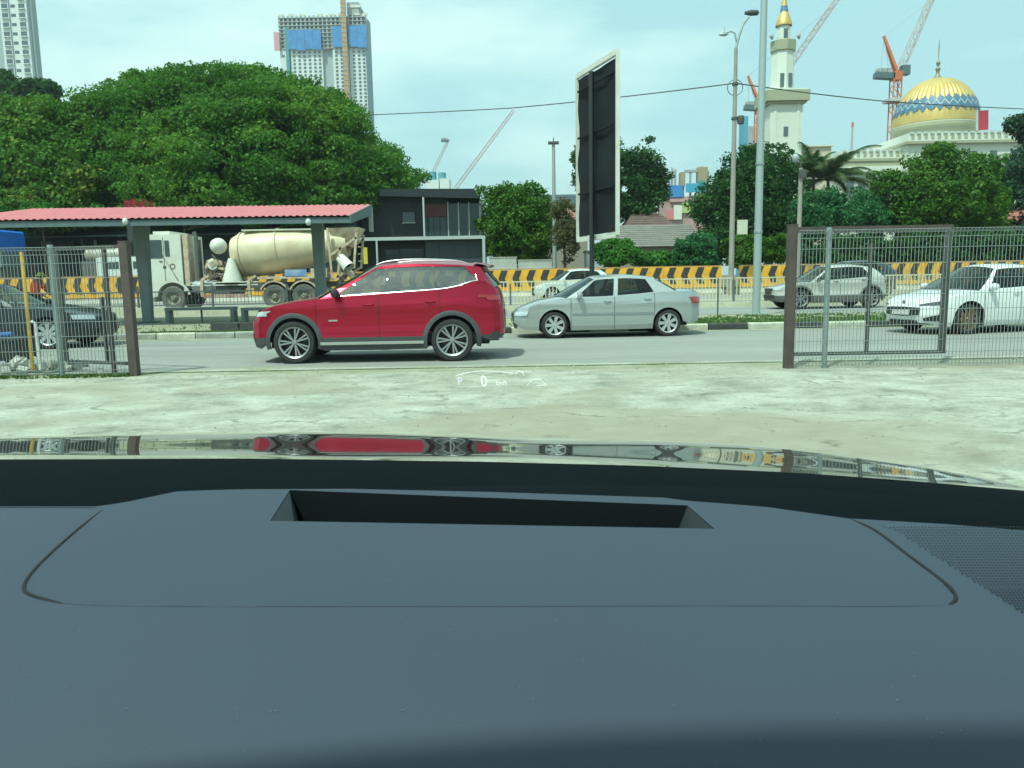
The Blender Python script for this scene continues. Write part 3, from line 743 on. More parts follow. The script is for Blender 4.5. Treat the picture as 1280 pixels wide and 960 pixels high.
for s in (1, -1):
    pts = [H['gpoint'](xb, xb, .045, .006) for xb in np.linspace(.64, -1.80, 24)] + [Vector(H['gpoint'](-1.86, -1.66, .45, .006))]
    m = MB().tube([(p.x, p.y * s, p.z) for p in pts], .008, 6); m.build('chrome_trim', CHROME, root, 50)
    rr = [Vector((x, H['Wr'] * .93 * s, H['roofz'](x) + .065 * (1 - (abs(x + .83) / .84) ** 6) + .012)) for x in np.linspace(-.05, -1.62, 16)]
    MB().tube(rr, .011, 8).build('roof_rail', CHROME, root, 50)
sp = MB(); G = []
for x, dz in ((-1.68, .052), (-1.86, .045), (-1.99, .020), (-1.99, -.01), (-1.84, .0)): G.append([Vector((x + .05 * (1 - q * q) * -1, q * .54, H['roofz'](max(x, -1.86)) + dz + .02 * (1 - q * q))) for q in np.linspace(1, -1, 9)])
sp.grid(G).build('roof_spoiler', RED, root, 40)
MB().tube([(-2.0, -.5, .32), (-2.17, -.5, .32)], .04, 12).build('exhaust', CHROME, root, 40)

# ---- silver saloon
SED = dict(W=1.74, nose=2.22, tail=-2.16, n=4.2, xf=1.30, xr=-1.30, Rw=.305, gap=.05, rim=.215, tw=.19, spokes=7, twin=False, Wr=1.10,
    belt=[(-2.2, .97), (-1.9, 1.02), (-1.4, 1.02), (-.5, .95), (.5, .905), (.95, .91), (1.5, .84), (1.9, .75), (2.12, .665), (2.25, .58)],
    sill=[(-2.2, .36), (-1.8, .24), (-1.2, .19), (0, .18), (1.2, .18), (1.9, .19), (2.2, .26)],
    roof=[(-1.15, 1.27), (-.8, 1.34), (-.3, 1.378), (.15, 1.365), (.42, 1.30)],
    wm=[(.18, .93), (.3, .98), (.48, .99), (.56, .985), (.68, .985), (.78, 1.0), (.86, .975), (.95, .95), (1.05, .93)],
    shf=[(.2, -.06), (.42, 0), (.55, 0), (.7, -.12), (.8, -.2)], shr=[(.2, .06), (.45, 0), (.8, 0), (1.0, .05)],
    doors=[.93, -.06, -.98], handle=.83, bb=.20, bt=.08, rb=.12, crown=.05,
    gh=[('s', 1.03, .36), ('p', .84, .30), ('w', -.03, -.10), ('p', -.13, -.19), ('w', -.98, -.80), ('p', -1.48, -1.06)], glass=glassmat('dark tinted car glass', (.22, .27, .26)))
SIL = car_paint('silver car paint', (.40, .435, .42), .4, .33)
SED['handlemat'] = SIL; SED['rimmat'] = M('silver hubcap', (.50, .52, .52), .35, .5)
qf, qr = P(693, 420, 18.6), P(827, 417, 18.6)
SED['seat'] = M('grey seat cloth', (.10, .10, .10), .85)
H = make_car('parked_car', 'silver four door saloon parked along the median behind the red crossover', 'car', SED, SIL, ((qf.x + qr.x) / 2 - .10, 18.0 + .30, .006), R(180 + 3.0))
root = H['root']
def dress(H, z_h, z_g, tailz, S, grille=True, lampw=(.42, .72), lmat=None):
    H['patch']('headlight', 1, lampw, lambda y: z_h - .01 + .05 * (y - .5), lambda y: z_h + .09 + .06 * (y - .5), lmat or LAMPG, .012, both=True)
    if grille: H['patch']('grille', 1, (-.34, .34), z_g, z_g + .10, BLACK, .01)
    H['patch']('lower_grille', 1, (-.48, .48), z_g - .25, z_g - .14, BLACK, .01)
    H['patch']('front_plate', 1, (-.26, .26), z_g - .12, z_g - .01, PLATE, .025)
    H['patch']('tail_light', -1, (.44, .72), tailz, tailz + .15, TAIL, .008, both=True)
    H['patch']('rear_plate', -1, (-.26, .26), tailz - .02, tailz + .09, PLATE, .02)
dress(H, .52, .47, .74, SED)
H['spatch']('side_moulding', .90, -.95, .52, .565, M('grey moulding', (.20, .24, .24), .55), .014)

# ---- white saloon on the right, three quarter front
WSED = dict(SED); WSED.update(W=1.80, nose=2.28, tail=-2.2, Rw=.335, rim=.245, tw=.21, gap=.055, spokes=10, rimmat=M('bronze alloy', (.20, .15, .10), .35, .8),
    belt=[(-2.25, .98), (-1.9, 1.06), (-1.3, 1.06), (-.5, 1.0), (.5, .95), (.95, .945), (1.5, .86), (1.95, .76), (2.3, .66)],
    roof=[(-1.15, 1.36), (-.8, 1.43), (-.3, 1.468), (.15, 1.455), (.42, 1.38)], n=4.6,
    wm=[(.18, .93), (.3, .98), (.5, 1.0), (.65, 1.0), (.85, .985), (1.0, .95), (1.1, .93)], shf=[(.2, -.05), (.42, .02), (.6, 0), (.75, -.08), (.9, -.2)], handle=.88,
    gh=[('s', 1.08, .34), ('p', .86, .28), ('w', -.03, -.10), ('b', -.10, -.17), ('w', -.95, -.86), ('p', -1.62, -1.08)])
WHT = car_paint('white car paint', (.74, .76, .75), 0, .3); WSED['handlemat'] = WHT; WSED['mirmat'] = WHT
yaw = R(180 + 15)
qw = P(1211, 414, 16.6)
# front near wheel centre goes to qw
def place_wheel(S, yaw, q, side):
    n = S['n']; xc = (S['nose'] + S['tail']) / 2; hl = (S['nose'] - S['tail']) / 2; yw = side * (S['W'] / 2 - .03)
    r = Matrix.Rotation(yaw, 3, 'Z') @ Vector((S['xf'], yw, 0)); return (q.x - r.x, q.y - r.y, .006)
H = make_car('parked_car', 'white saloon with bronze wheels behind the right wire fence, nose towards the gateway', 'car', WSED, WHT, place_wheel(WSED, yaw, qw, 1), yaw)
root = H['root']
H['patch']('grille', 1, (-.50, .50), lambda y: .40 + .10 * abs(y) ** 1.5, lambda y: .60 - .05 * abs(y) ** 2, BLACK, .012)
H['patch']('headlight', 1, (.46, .80), lambda y: .63 + .08 * (y - .46), lambda y: .66 + .24 * (y - .46), M('smoked headlamp', (.06, .07, .08), .1, .2, coat=1), .012, both=True)
H['patch']('fog_vent', 1, (.56, .80), lambda y: .30, lambda y: .36 + .4 * (y - .56), BLACK, .012, both=True)
H['patch']('lower_grille', 1, (-.42, .42), .22, .31, BLACK, .012)
H['patch']('front_plate', 1, (-.26, .26), .43, .54, M('white number plate', (.5, .5, .48), .5), .03)
bp = MB().lathe([(0, 0), (.045, 0), (.05, -.01)], 16, axis='X'); ob = bp.build('emblem', CHROME, root); ob.location = (H['xend'](0, .70, 1) + .02, 0, .70)
H['patch']('tail_light', -1, (.46, .74), .8, .95, TAIL, .01, both=True)

# ---- black saloon at the left, three quarter front facing right
BSED = dict(SED); BSED.update(W=1.82, nose=2.30, tail=-2.3, xf=1.36, xr=-1.36, Rw=.335, rim=.245, tw=.21, spokes=8, n=4.4, glass=glassmat('teal tinted car glass', (.30, .42, .42)),
    belt=[(-2.35, .98), (-1.9, 1.04), (-1.3, 1.04), (-.5, .98), (.5, .94), (.95, .93), (1.5, .86), (2.0, .76), (2.35, .66)],
    wm=[(.18, .93), (.3, .98), (.5, 1.0), (.65, 1.0), (.85, .985), (1.0, .95), (1.1, .93)], shf=[(.2, -.05), (.42, .02), (.6, 0), (.75, -.06), (.9, -.18)], rimmat=M('pale alloy', (.5, .53, .53), .3, .6), twin=False, doors=[.72, -.26, -1.15],
    gh=[('s', .70, .0), ('p', .52, -.06), ('w', -.24, -.40), ('p', -.33, -.48), ('w', -1.12, -1.02), ('p', -1.72, -1.30)], roof=[(-1.4, 1.30), (-1.1, 1.37), (-.6, 1.41), (-.2, 1.40), (.1, 1.33)])
BLK = car_paint('black car paint', (.008, .012, .016), 0, .3); BLK.node_tree.nodes['Principled BSDF'].inputs['Coat Weight'].default_value = .35
yaw = R(1.5)
qw = P(60, 433, 16.9)
H = make_car('parked_car', 'black saloon behind the left wire fence, nose pointing right', 'car', BSED, BLK, place_wheel(BSED, yaw, qw, -1), yaw)
root = H['root']
dress(H, .64, .56, .80, BSED, lampw=(.50, .80))
for y in (.2, -.2, .3, -.3):
    pass
for s in (1, -1):
    pts = [H['gpoint'](xb, xb - .04, .05, .006) for xb in np.linspace(.50, -1.4, 14)]; MB().tube([(p.x, p.y * s, p.z) for p in pts], .014, 6).build('chrome_trim', CHROME, root)
    pts = [H['gpoint'](.86 - .5 * t, .32 - .0 * t, t, .008) for t in (.05, .3, .6, .9)]
# ---- small white car beyond the railing
WC = dict(SED); WC.update(W=1.72, nose=2.12, tail=-1.98, Rw=.31, rim=.22, twin=False,
    roof=[(-1.0, 1.36), (-.6, 1.42), (-.2, 1.44), (.2, 1.41), (.45, 1.34)], belt=[(-2.0, 1.0), (-1.6, 1.05), (-1.2, 1.03), (-.5, .97), (.5, .93), (.95, .92), (1.5, .84), (1.9, .74), (2.2, .62)],
    doors=[.95, -.25, -1.0], gh=[('s', 1.05, .40), ('p', .85, .33), ('w', -.22, -.25), ('b', -.30, -.33), ('w', -1.15, -.90), ('p', -1.62, -1.15)])
q0, q1 = P(668, 372, 38), P(768, 371, 38)
WHT2 = car_paint('pale blue white paint', (.60, .68, .68), .1, .35)
H = make_car('parked_car', 'small white car beyond the cream railing, behind the silver saloon', 'car', WC, WHT2, ((q0.x + q1.x) / 2, 37.2, .30), R(180 + 8)); dress(H, .55, .5, .8, WC)
# ---- silver-beige crossover on the middle carriageway, seen through the right fence
CX = dict(SUV); CX.update(W=1.78, nose=2.2, tail=-2.1, glass=GLASS, rimmat=M('dull alloy', (.35, .35, .34), .4, .7), cladmat=M('grey lower trim', (.10, .10, .09), .6), clad=.5,
    roof=[(-1.6, 1.42), (-1.2, 1.50), (-.6, 1.55), (.0, 1.53), (.35, 1.45)], belt=[(-2.2, 1.02), (-1.8, 1.12), (-1.2, 1.10), (-.4, 1.05), (.6, 1.0), (1.0, .97), (1.5, .90), (1.9, .82), (2.25, .72)],
    gh=[('s', 1.02, .22), ('p', .84, .16), ('w', -.10, -.16), ('b', -.18, -.24), ('w', -1.30, -1.02), ('p', -1.95, -1.55)])
q0, q1 = P(956, 382, 28.6), P(1094, 380, 28.6)
H = make_car('parked_car', 'silver crossover on the middle carriageway, seen past the right gatepost', 'car', CX, car_paint('champagne silver paint', (.56, .55, .50), .3, .35), ((q0.x + q1.x) / 2 + .35, 29.0, .085), R(180 + 4)); dress(H, .70, .66, .9, CX)
H['arch'](MATS['grey lower trim'], .07)
# ---- dark hatchback behind it
HB = dict(CX); HB.update(nose=2.0, tail=-2.05)
q1 = P(1118, 380, 33.5)
H = make_car('parked_car', 'dark hatchback beyond the railing, tail showing behind the silver crossover', 'car', HB, car_paint('dark blue grey paint', (.03, .045, .05), .3, .3), (q1.x - 2.0, 33.9, .30), R(180)); dress(H, .70, .66, .9, HB)
# ================================================================== concrete mixer truck
TW = M('truck white paint', (.72, .74, .66), .45, var=.05, scale=1.5, dirt=(.62, .62, .52)); TC = M('drum cream paint', (.70, .62, .43), .45, scale=1.0, dirt=(.52, .42, .26), var=.04)
TR = M('rusty cream paint', (.66, .60, .47), .7, dirt=(.42, .28, .17), scale=3.5, var=.05); TD = M('truck chassis grey', (.12, .12, .11), .8, var=.4, scale=6); TT = M('dusty tyre', (.16, .16, .14), .9, var=.3, scale=8)
YT = 32.4; ZT = .30
tk = thing('mixer_truck', 'white and cream concrete mixer truck beyond the railing, facing left', 'truck', (XP(183, YT), YT, ZT))
ox = tk.location.x
def tx(px): return XP(px, YT) - ox
def tz(px, py): return ZP(px, py, YT) - ZT
D_ = 2.3
cab = MB(); x0, x1 = tx(181), tx(229)
zt_, zm = tz(205, 293), tz(205, 322)
zl = .55
prof = [(x0 - .06, zl), (x0 - .08, .95), (x0, zm), (x0 + .16, zt_ - .15), (x0 + .35, zt_), (x1, zt_), (x1, .95)]
wx = tx(215); rw = .5; ra = .66
arc = [(wx + ra * math.cos(a), .50 + ra * math.sin(a)) for a in np.linspace(R(20), R(172), 14)]
pp = prof + [(x1, .80)] + arc + [(wx - ra - .02, zl)]
cab.prism([(x, 0, z) for x, z in pp], (0, D_, 0)); co = cab.build('cab', TW, tk)
MB().bb((x0 + .40, .2, zt_), (x0 + 1.1, D_ - .2, zt_ + .14)).build('roof_hatch', TW, co)
MB().prism([(x0 + .24, 0, zm - .02), (x0 + .36, 0, zt_ - .22), (tx(205.5), 0, zt_ - .22), (tx(205.5), 0, zm - .02)], (0, -.02, 0)).build('side_window', M('truck glass', (.06, .09, .09), .08), co)
MB().prism([(tx(209), 0, zm + .05), (tx(209), 0, zt_ - .25), (tx(214.5), 0, zt_ - .25), (tx(214.5), 0, zm + .05)], (0, -.02, 0)).build('rear_side_window', MATS['truck glass'], co)
for xx in (tx(187), tx(207.3)): MB().bb((xx - .012, -.008, 1.15), (xx + .012, .0, zt_ - .12)).build('door_seam', TD, co)
MB().lathe([(0, -.012), (.07, -.012), (.075, 0)], 14, axis='Y', c=(tx(207), 0, tz(207, 334))).build('fuel_cap', TD, co)
em = MB().lathe([(.08, -.01), (.115, -.012), (.12, 0), (.08, 0)], 18, axis='Y', c=(tx(217), 0, tz(217, 333))).build('round_emblem', TD, co)
MB().bb((tx(205), -.03, tz(205, 327)), (tx(201), 0, tz(205, 326))).build('door_handle', TD, co)
MB().bb((x0 - .2, .1, .35), (x0 + .3, D_ - .1, .75)).build('bumper', TW, co)
MB().bb((x0 - .1, .25, zm + .05), (x0 - .03, D_ - .25, zt_ - .3)).build('windscreen', MATS['truck glass'], co)
# mirror in front
mi = MB().bar((x0 + .2, .05, zt_ - .1), (x0 - .35, -.15, zt_ - .25), .04); mi.bb((x0 - .42, -.25, zt_ - .85), (x0 - .32, -.08, zt_ - .3)); mi.build('mirror', M('black plastic', (.02, .02, .02)), co)
# fender lip
MB().grid([[(wx + r * math.cos(a), -.03, .5 + r * math.sin(a)) for r in (ra, ra + .1)] for a in np.linspace(R(12), R(172), 16)]).build('fender_lip', TW, co)
# exhaust stack / air intake behind cab
st = MB(); st.bb((tx(231), .05, 1.0), (tx(237), .6, zt_ - .0)); st.build('air_intake', TR, tk)
MB().tube([(tx(245), .3, 1.0), (tx(245), .3, zt_ - .1), (tx(243), .3, zt_ + .1)], .09, 10).build('exhaust_stack', TD, tk, 50)
MB().tube([(tx(240), .9, 1.0), (tx(240), .9, zt_ - .2)], .12, 10).build('air_duct', TD, tk, 50)
# chassis
ch = MB(); zc = tz(300, 357); xe = tx(445)
ch.bb((tx(232), .55, zc - .12), (xe, .75, zc + .12)); ch.bb((tx(232), 1.55, zc - .12), (xe, 1.75, zc + .12))
for px in range(240, 445, 22): ch.bb((tx(px), .75, zc - .08), (tx(px) + .1, 1.55, zc + .08))
ch.build('chassis', TD, tk)
# side guard rail with ladder frames
sg_ = MB()
for py in (353, 356.5): sg_.bar((tx(238), .02, tz(270, py)), (tx(322), .02, tz(270, py)), .045)
sg_.build('guard_rail', TW, tk)
for px in (252, 311):
    m = MB(); m.bar((tx(px), 0, tz(px, 350)), (tx(px), 0, tz(px, 371)), .12); m.bar((tx(px), 0, tz(px, 350)), (tx(px) + .3, 0, tz(px, 345)), .1); m.build('guard_bracket', TR, tk)
MB().bar((tx(253), -.02, tz(280, 370)), (tx(310), -.02, tz(280, 370)), .03, .16).build('striped_guard', M('faded red white bar', (.52, .44, .34), .7, dirt=(.40, .16, .12), scale=2.2), tk)
MB().lathe([(0, 0), (.26, 0), (.28, .03), (.28, .97), (.26, 1), (0, 1)], 18, axis='X', c=(tx(238), .35, .95)).build('air_tank', M('tank silver', (.45, .50, .55), .4, .4), tk, 40)
MB().bb((tx(262), .1, .55), (tx(300), .5, .95)).build('fuel_tank', TD, tk)
# wheels
def truck_wheel(px, y=0):
    t = MB(); t.lathe([(.27, .05), (.30, -.0), (.46, -.02), (.5, .03), (.5, .25), (.46, .3), (.3, .28)], 28, axis='Y')
    o = t.build('wheel', TT, tk, 40, loc=(tx(px), y, .50))
    r = MB(); r.lathe([(0, -.02), (.06, -.04), (.09, -.02), (.12, .07), (.2, .09), (.25, .02), (.28, .0)], 22, axis='Y')
    for k in range(8): r.lathe([(0, .04), (.018, .045), (.018, .08)], 6, axis='Y', c=(.165 * math.cos(k * .785), 0, .165 * math.sin(k * .785)))
    r.build('rim', M('dusty rim', (.26, .25, .19), .8, var=.3), o, 40); return o
for y in (0, 1.95):
    for px in (215, 342, 379):
        truck_wheel(px, y) if y == 0 else truck_wheel(px, y)
# rear fenders
for px in (342, 379):
    G = [[(tx(px) + r * math.cos(a), y, .5 + r * math.sin(a)) for y, r in ((-.04, .60), (-.04, .66), (.45, .66))] for a in np.linspace(R(25), R(155), 12)]
    MB().grid(G).build('rear_fender', TR, tk)
MB().bb((tx(322), -.05, tz(350, 348.5)), (tx(400), .5, tz(350, 345.5))).build('fender_deck', TR, tk)
MB().bb((tx(357), -.07, tz(370, 345)), (tx(384), .0, tz(370, 337))).build('blue_panel', M('blue white panel', (.5, .55, .6), .5, dirt=(.03, .22, .55), scale=1.8), tk)
MB().bb((tx(388), .1, tz(390, 347)), (tx(408), .5, tz(390, 335))).build('tool_box', TR, tk)
# drum along a tilted axis
a0 = Vector((tx(284), 1.15, tz(284, 319))); a1 = Vector((tx(430), 1.15, tz(430, 303)))
ax = (a1 - a0); Ld = ax.length; ax.normalize(); s_ = 960 / YT
pr = [(0, 0), (.55, 0), (.80, .03), (.93, .30), (.99, .8), (1.0, 1.4), (.97, 2.0), (.88, 2.9), (.75, 3.7), (.60, 4.5), (.54, Ld)]
dr = MB().lathe([(r * .97, h) for r, h in pr], 36, axis='X'); rot = Vector((1, 0, 0)).rotation_difference(ax).to_matrix()
dr.v = [tuple(rot @ Vector(v) + a0) for v in dr.v]; do = dr.build('drum', TC, tk, 40)
for h, r in ((.42, .955), (2.0, .965), (3.7, .745)):
    rg = MB().lathe([(r + .0, h - .03), (r + .012, h - .02), (r + .012, h + .02), (r, h + .03)], 36, axis='X'); rg.v = [tuple(rot @ Vector(v) + a0) for v in rg.v]; rg.build('weld_band', TC, do, 30)
# top walkway line over drum
MB().bb((tx(300), .55, tz(350, 287)), (tx(394), 1.7, tz(350, 285))).build('drum_guard', M('pale plate', (.55, .55, .42), .6), tk)
# front pedestal, gearbox, water tank
pd = MB(); pd.prism([(tx(270), .5, 1.1), (tx(293), .5, 1.1), (tx(287), .5, tz(285, 330)), (tx(279), .5, tz(285, 330))], (0, 1.3, 0)); pd.build('pedestal', TR, tk)
cn = MB().lathe([(.0, 0), (.42, 0), (.36, .25), (.2, .75), (.12, 1.0), (0, 1.0)], 16, c=(tx(288), .25, tz(288, 353))).build('water_bottle', TW, tk, 40)
MB().lathe([(0, -.1), (.16, -.08), (.3, .05), (.34, .25), (.3, .45), (.16, .6), (0, .62)], 20, axis='Y', c=(tx(271), .2, tz(271, 307))).build('water_tank', TW, tk, 40)
gb = MB()
for k in range(26):
    gb.box((tx(RNG.uniform(254, 279)), RNG.uniform(.15, .9), tz(266, RNG.uniform(326, 350))), (RNG.uniform(.1, .35), RNG.uniform(.1, .4), RNG.uniform(.08, .3)), (RNG.uniform(-.5, .5), RNG.uniform(-.5, .5), RNG.uniform(-.5, .5)))
gb.build('pump_assembly', TR, tk)
for pts in ([(256, 350), (258, 338), (266, 330), (275, 333)], [(262, 350), (270, 342), (280, 346)], [(266, 318), (272, 326), (268, 340)]):
    MB().tube([(tx(a), .1, tz(a, b)) for a, b in pts], .04, 8).build('hose', TD, tk)
MB().lathe([(0, -.05), (.2, -.04), (.22, .0), (.22, .3), (0, .3)], 18, axis='Y', c=(tx(266), .1, tz(266, 331))).build('hydraulic_motor', TW, tk, 40)
# rear: hopper, frame, chutes
hp = MB(); hp.add([(tx(408), .55, tz(410, 284)), (tx(449), .4, tz(449, 283)), (tx(449), 1.9, tz(449, 283)), (tx(408), 1.75, tz(410, 284)),
                   (tx(418), .8, tz(418, 305)), (tx(436), .8, tz(436, 307)), (tx(436), 1.5, tz(436, 307)), (tx(418), 1.5, tz(418, 305))],
                  [(0, 1, 5, 4), (1, 2, 6, 5), (2, 3, 7, 6), (3, 0, 4, 7)]); hp.build('hopper', TR, tk)
fr = MB()
for a, b in (((410, 284), (413, 350)), ((446, 290), (441, 335)), ((413, 318), (446, 296)), ((413, 350), (440, 334)), ((425, 307), (420, 350))):
    for y in (.35, 1.9): fr.bar((tx(a[0]), y, tz(*a)), (tx(b[0]), y, tz(*b)), .09)
fr.build('rear_frame', TR, tk)
for k in range(5): MB().bar((tx(448), .3 + .0, tz(448, 290 + k * 9)), (tx(448), .75, tz(448, 290 + k * 9)), .04).build('ladder_rung', TR, tk)
G = [[(tx(424) + t * (tx(440) - tx(424)) - .0, .2 + .36 * math.sin(a) , tz(424, 314) + t * (tz(438, 342) - tz(424, 314)) - .36 * math.cos(a)) for a in np.linspace(-1.5, 1.5, 9)] for t in (0, .5, 1)]
MB().grid(G).build('discharge_chute', TR, tk, 50)
cy = MB().tube([(tx(426), .1, tz(426, 322)), (tx(438), -.15, tz(438, 335))], [.20, .26], 18, cap=False); cy.tube([(tx(426), .1, tz(426, 322)), (tx(437), -.13, tz(437, 334))], [.17, .22], 18, cap=False); cy.build('chute_sleeve', TW, tk, 50)
MB().tube([(tx(434.5), -.05, tz(434.5, 331)), (tx(435), -.06, tz(435, 331.6))], .215, 18).build('chute_mouth', M('black opening', (.01, .01, .01), .9), tk)

# ================================================================== roofed shelter on the median
PINK = M('faded red roof sheet', (.62, .17, .18), .5, var=.14, scale=1.2); STEEL = M('grey green steel paint', (.10, .15, .16), .55, var=.15, scale=3); STEELL = M('weathered post paint', (.155, .20, .205), .6, var=.15, scale=2)
Yn, Yf = 23.0, 28.2
xl = -16.5; xrn = XP(440, Yn)
zn, zf_ = ZP(300, 272, Yn), ZP(300, 259, Yf)
SHR = R(2.8); sh_ = thing('roofed_shelter', 'long open shelter with a faded red metal roof on grey posts', 'shelter', (xrn - (xrn - xl) * math.cos(SHR), Yn - (xrn - xl) * math.sin(SHR), .13), SHR); bz = .13
RO = []
# corrugated sheets, each its own part
sheetw = 1.0; n = int(round((xrn - xl) / sheetw)); sheetw = (xrn - xl) / n
m = MB(); G = []
k_ = 10
for i in range(k_ * 2 + 1):
    x = i * sheetw / (k_ * 2) ; dz = .028 if i % 4 in (1, 2) else 0
    G.append([(x, 0, zn - bz + dz), (x, Yf - Yn, zf_ - bz + dz)])
m.grid(G); m.v = m.v; rs = m.build('roof_sheet', PINK, sh_)
for k in range(1, n): same(rs, (k * sheetw, 0, RNG.uniform(0, .006)), sh_)
MB().bb((0, .05, zn - bz - .20), (xrn - xl, .13, zn - bz - .03)).build('front_beam', STEEL, sh_)
MB().bb((0, Yf - Yn - .2, zf_ - bz - .35), (xrn - xl, Yf - Yn - .1, zf_ - bz - .05)).build('rear_beam', STEEL, sh_)
m = MB(); t_ = .03; L_ = Yf - Yn
m.add([(0, .02, zn - bz - .03), (xrn - xl, .02, zn - bz - .03), (xrn - xl, L_, zf_ - bz - .03), (0, L_, zf_ - bz - .03)], [(0, 1, 2, 3)]); m.build('roof_underside', M('dark underside', (.05, .065, .07), .8), sh_)  # plain dark sheet closing the underside of the roof
for k in range(6): 
    y = .5 + k * .85; z = zn - bz + (zf_ - zn) * y / L_ - .12; MB().bb((.02, y - .04, z - .05), (xrn - xl - .02, y + .04, z + .05)).build('purlin', STEEL, sh_)
# sloping end trim
m = MB(); xe_ = xrn - xl
m.prism([(xe_ + .01, 0, zn - bz - .22), (xe_ + .01, L_, zf_ - bz - .36), (xe_ + .01, L_, zf_ - bz + .02), (xe_ + .01, 0, zn - bz + .02)], (.03, 0, 0)); m.build('end_fascia', STEEL, sh_)
MB().bb((xe_ - .08, L_ - .2, zf_ - bz - .95), (xe_ + .06, L_ - .06, zf_ - bz - .1)).build('downpipe_head', M('pale grey metal', (.4, .43, .42), .6), sh_)
Yc = 25.7
def shl(px, Y):
    v = Vector((XP(px, Y), Y, 0)) - Vector((sh_.location.x, sh_.location.y, 0)); return Matrix.Rotation(-SHR, 3, 'Z') @ v
for px in (-60, 187, 401):
    x = shl(px, Yc).x; z = zn - bz + (zf_ - zn) * (Yc - Yn) / L_ - .15
    m = MB(); a, b = .19, .135
    m.add([(x - b, Yc - Yn - b, 0), (x + b, Yc - Yn - b, 0), (x + b, Yc - Yn + b, 0), (x - b, Yc - Yn + b, 0), (x - a, Yc - Yn - a, z), (x + a, Yc - Yn - a, z), (x + a, Yc - Yn + a, z), (x - a, Yc - Yn + a, z)],
          [(0, 1, 5, 4), (1, 2, 6, 5), (2, 3, 7, 6), (3, 0, 4, 7)]); m.build('column', STEELL, sh_)
    MB().bar((x, .1, zn - bz - .14), (x, L_ - .1, zf_ - bz - .2), .12, .16).build('rafter', STEEL, sh_)
    MB().bb((x - .28, Yc - Yn - .28, .0), (x + .28, Yc - Yn + .28, .06)).build('base_plate', STEEL, sh_)
for px in (165, 388):
    x = shl(px, Yn - .2).x; MB().lathe([(0, -.14), (.06, -.12), (.09, -.05), (.07, .02), (.03, .06), (0, .06)], 14, c=(x, .0, ZP(px, 276, Yn) - bz)).build('lamp', M('pale lamp glass', (.6, .62, .6), .3), sh_, 50)
# tube hoop benches
for i, (p0, p1) in enumerate(((206, 292), (301, 388))):
    x0_, x1_ = XP(p0, 25.0), XP(p1, 25.0); zt2 = ZP((p0 + p1) / 2, 384, 25.0) - .13
    t = thing('steel_bench', 'grey steel bench on the median %s' % ('between the shelter posts, clear of the red car' if i == 0 else 'partly hidden by the red car bonnet'), 'bench', (x0_, 25.0, .13), group='steel benches under the shelter')
    w = x1_ - x0_
    MB().bb((0, -.2, zt2 - .09), (w, .2, zt2)).build('seat', STEELL, t)
    for x in (.06, w - .06): MB().bb((x - .06, -.17, 0), (x + .06, .17, zt2 - .09)).build('leg', STEELL, t)
    MB().bar((w / 2, 0, 0), (w / 2, 0, zt2 - .09), .05).build('brace', STEEL, t)
# white mixer truck neighbours: lorry with blue canvas, white van, tanker
lo = thing('canvas_lorry', 'lorry with a bright blue canvas cover at the far left edge', 'lorry', (XP(4, 45), 45, .3), group=None)
BLU = M('blue canvas', (.02, .16, .62), .6, var=.15, scale=1.5); xo = lo.location.x
z1, z0_ = ZP(10, 281, 45) - .3, ZP(10, 314, 45) - .3
m = MB(); m.prism([(0, 0, z0_), (0, 0, z1 - .35), (-.12, 0, z1 - .25), (-4.6, 0, z1), (-4.6, 0, z0_)], (0, 2.4, 0)); cv = m.build('canvas', BLU, lo)
for k in range(5): MB().bar((-.4 - k * .95, -.01, z0_), (-.4 - k * .95, -.01, z1 - .3 + k * .06), .05, .03).build('canvas_rib', BLU, cv)
MB().bb((-4.6, .02, z0_ - .9), (0, 2.38, z0_ - .02)).build('side_board', M('lorry bed grey', (.14, .2, .2), .6), lo); MB().bb((-4.6, .3, .6), (0, 2.1, z0_ - .92)).build('chassis', TD, lo)
for x in (-.7, -3.6): MB().lathe([(0, 0), (.3, 0), (.46, -.02), (.5, .05), (.5, .3), (0, .3)], 20, axis='Y', c=(x, .1, .5)).build('wheel', RUB, lo, 40)
vn = thing('white_van', 'white van beyond the striped barrier, partly behind the left gatepost', 'van', (XP(181, 45), 45.2, .3))
xo = vn.location.x; vx = lambda p_: XP(p_, 45.2) - xo; vz = lambda py: ZP(155, py, 45.2) - .3
m = MB(); m.prism([(vx(122), 0, .4), (vx(122), 0, vz(322)), (vx(128), 0, vz(321)), (vx(176), 0, vz(321)), (vx(181), 0, vz(333)), (vx(187), 0, vz(340)), (vx(188), 0, .4)], (0, 1.9, 0)); m.build('body', M('van white', (.66, .70, .68), .4, coat=.5), vn)
for a, b in ((136, 150), (152, 166)): MB().bb((vx(a), -.015, vz(336)), (vx(b), 0, vz(327))).build('side_window', MATS['truck glass'], vn)
MB().prism([(vx(168), 0, vz(336)), (vx(168), 0, vz(327)), (vx(177), 0, vz(327)), (vx(180), 0, vz(336))], (0, -.015, 0)).build('front_window', MATS['truck glass'], vn)
for x in (132, 178): MB().lathe([(0, -.02), (.2, -.02), (.33, -.0), (.35, .05), (.35, .25), (0, .25)], 20, axis='Y', c=(vx(x), 0, .35)).build('wheel', RUB, vn, 40)
tn = thing('tanker', 'small pale tank on a trailer behind the white van', 'tanker', (XP(130, 47.5), 47.5, .3)); xo = tn.location.x; tvx = lambda p_: XP(p_, 47.5) - xo; zc_ = ZP(130, 318, 47.5) - .3; r_ = ZP(130, 309, 47.5) - ZP(130, 318, 47.5)
MB().lathe([(0, tvx(101)), (r_ * .8, tvx(101)), (r_, tvx(104)), (r_, tvx(155)), (r_ * .8, tvx(158)), (0, tvx(158))], 24, axis='X', c=(0, 1, zc_)).build('tank', M('tank cream', (.50, .54, .48), .5, dirt=(.34, .26, .18), scale=1.5), tn, 40)
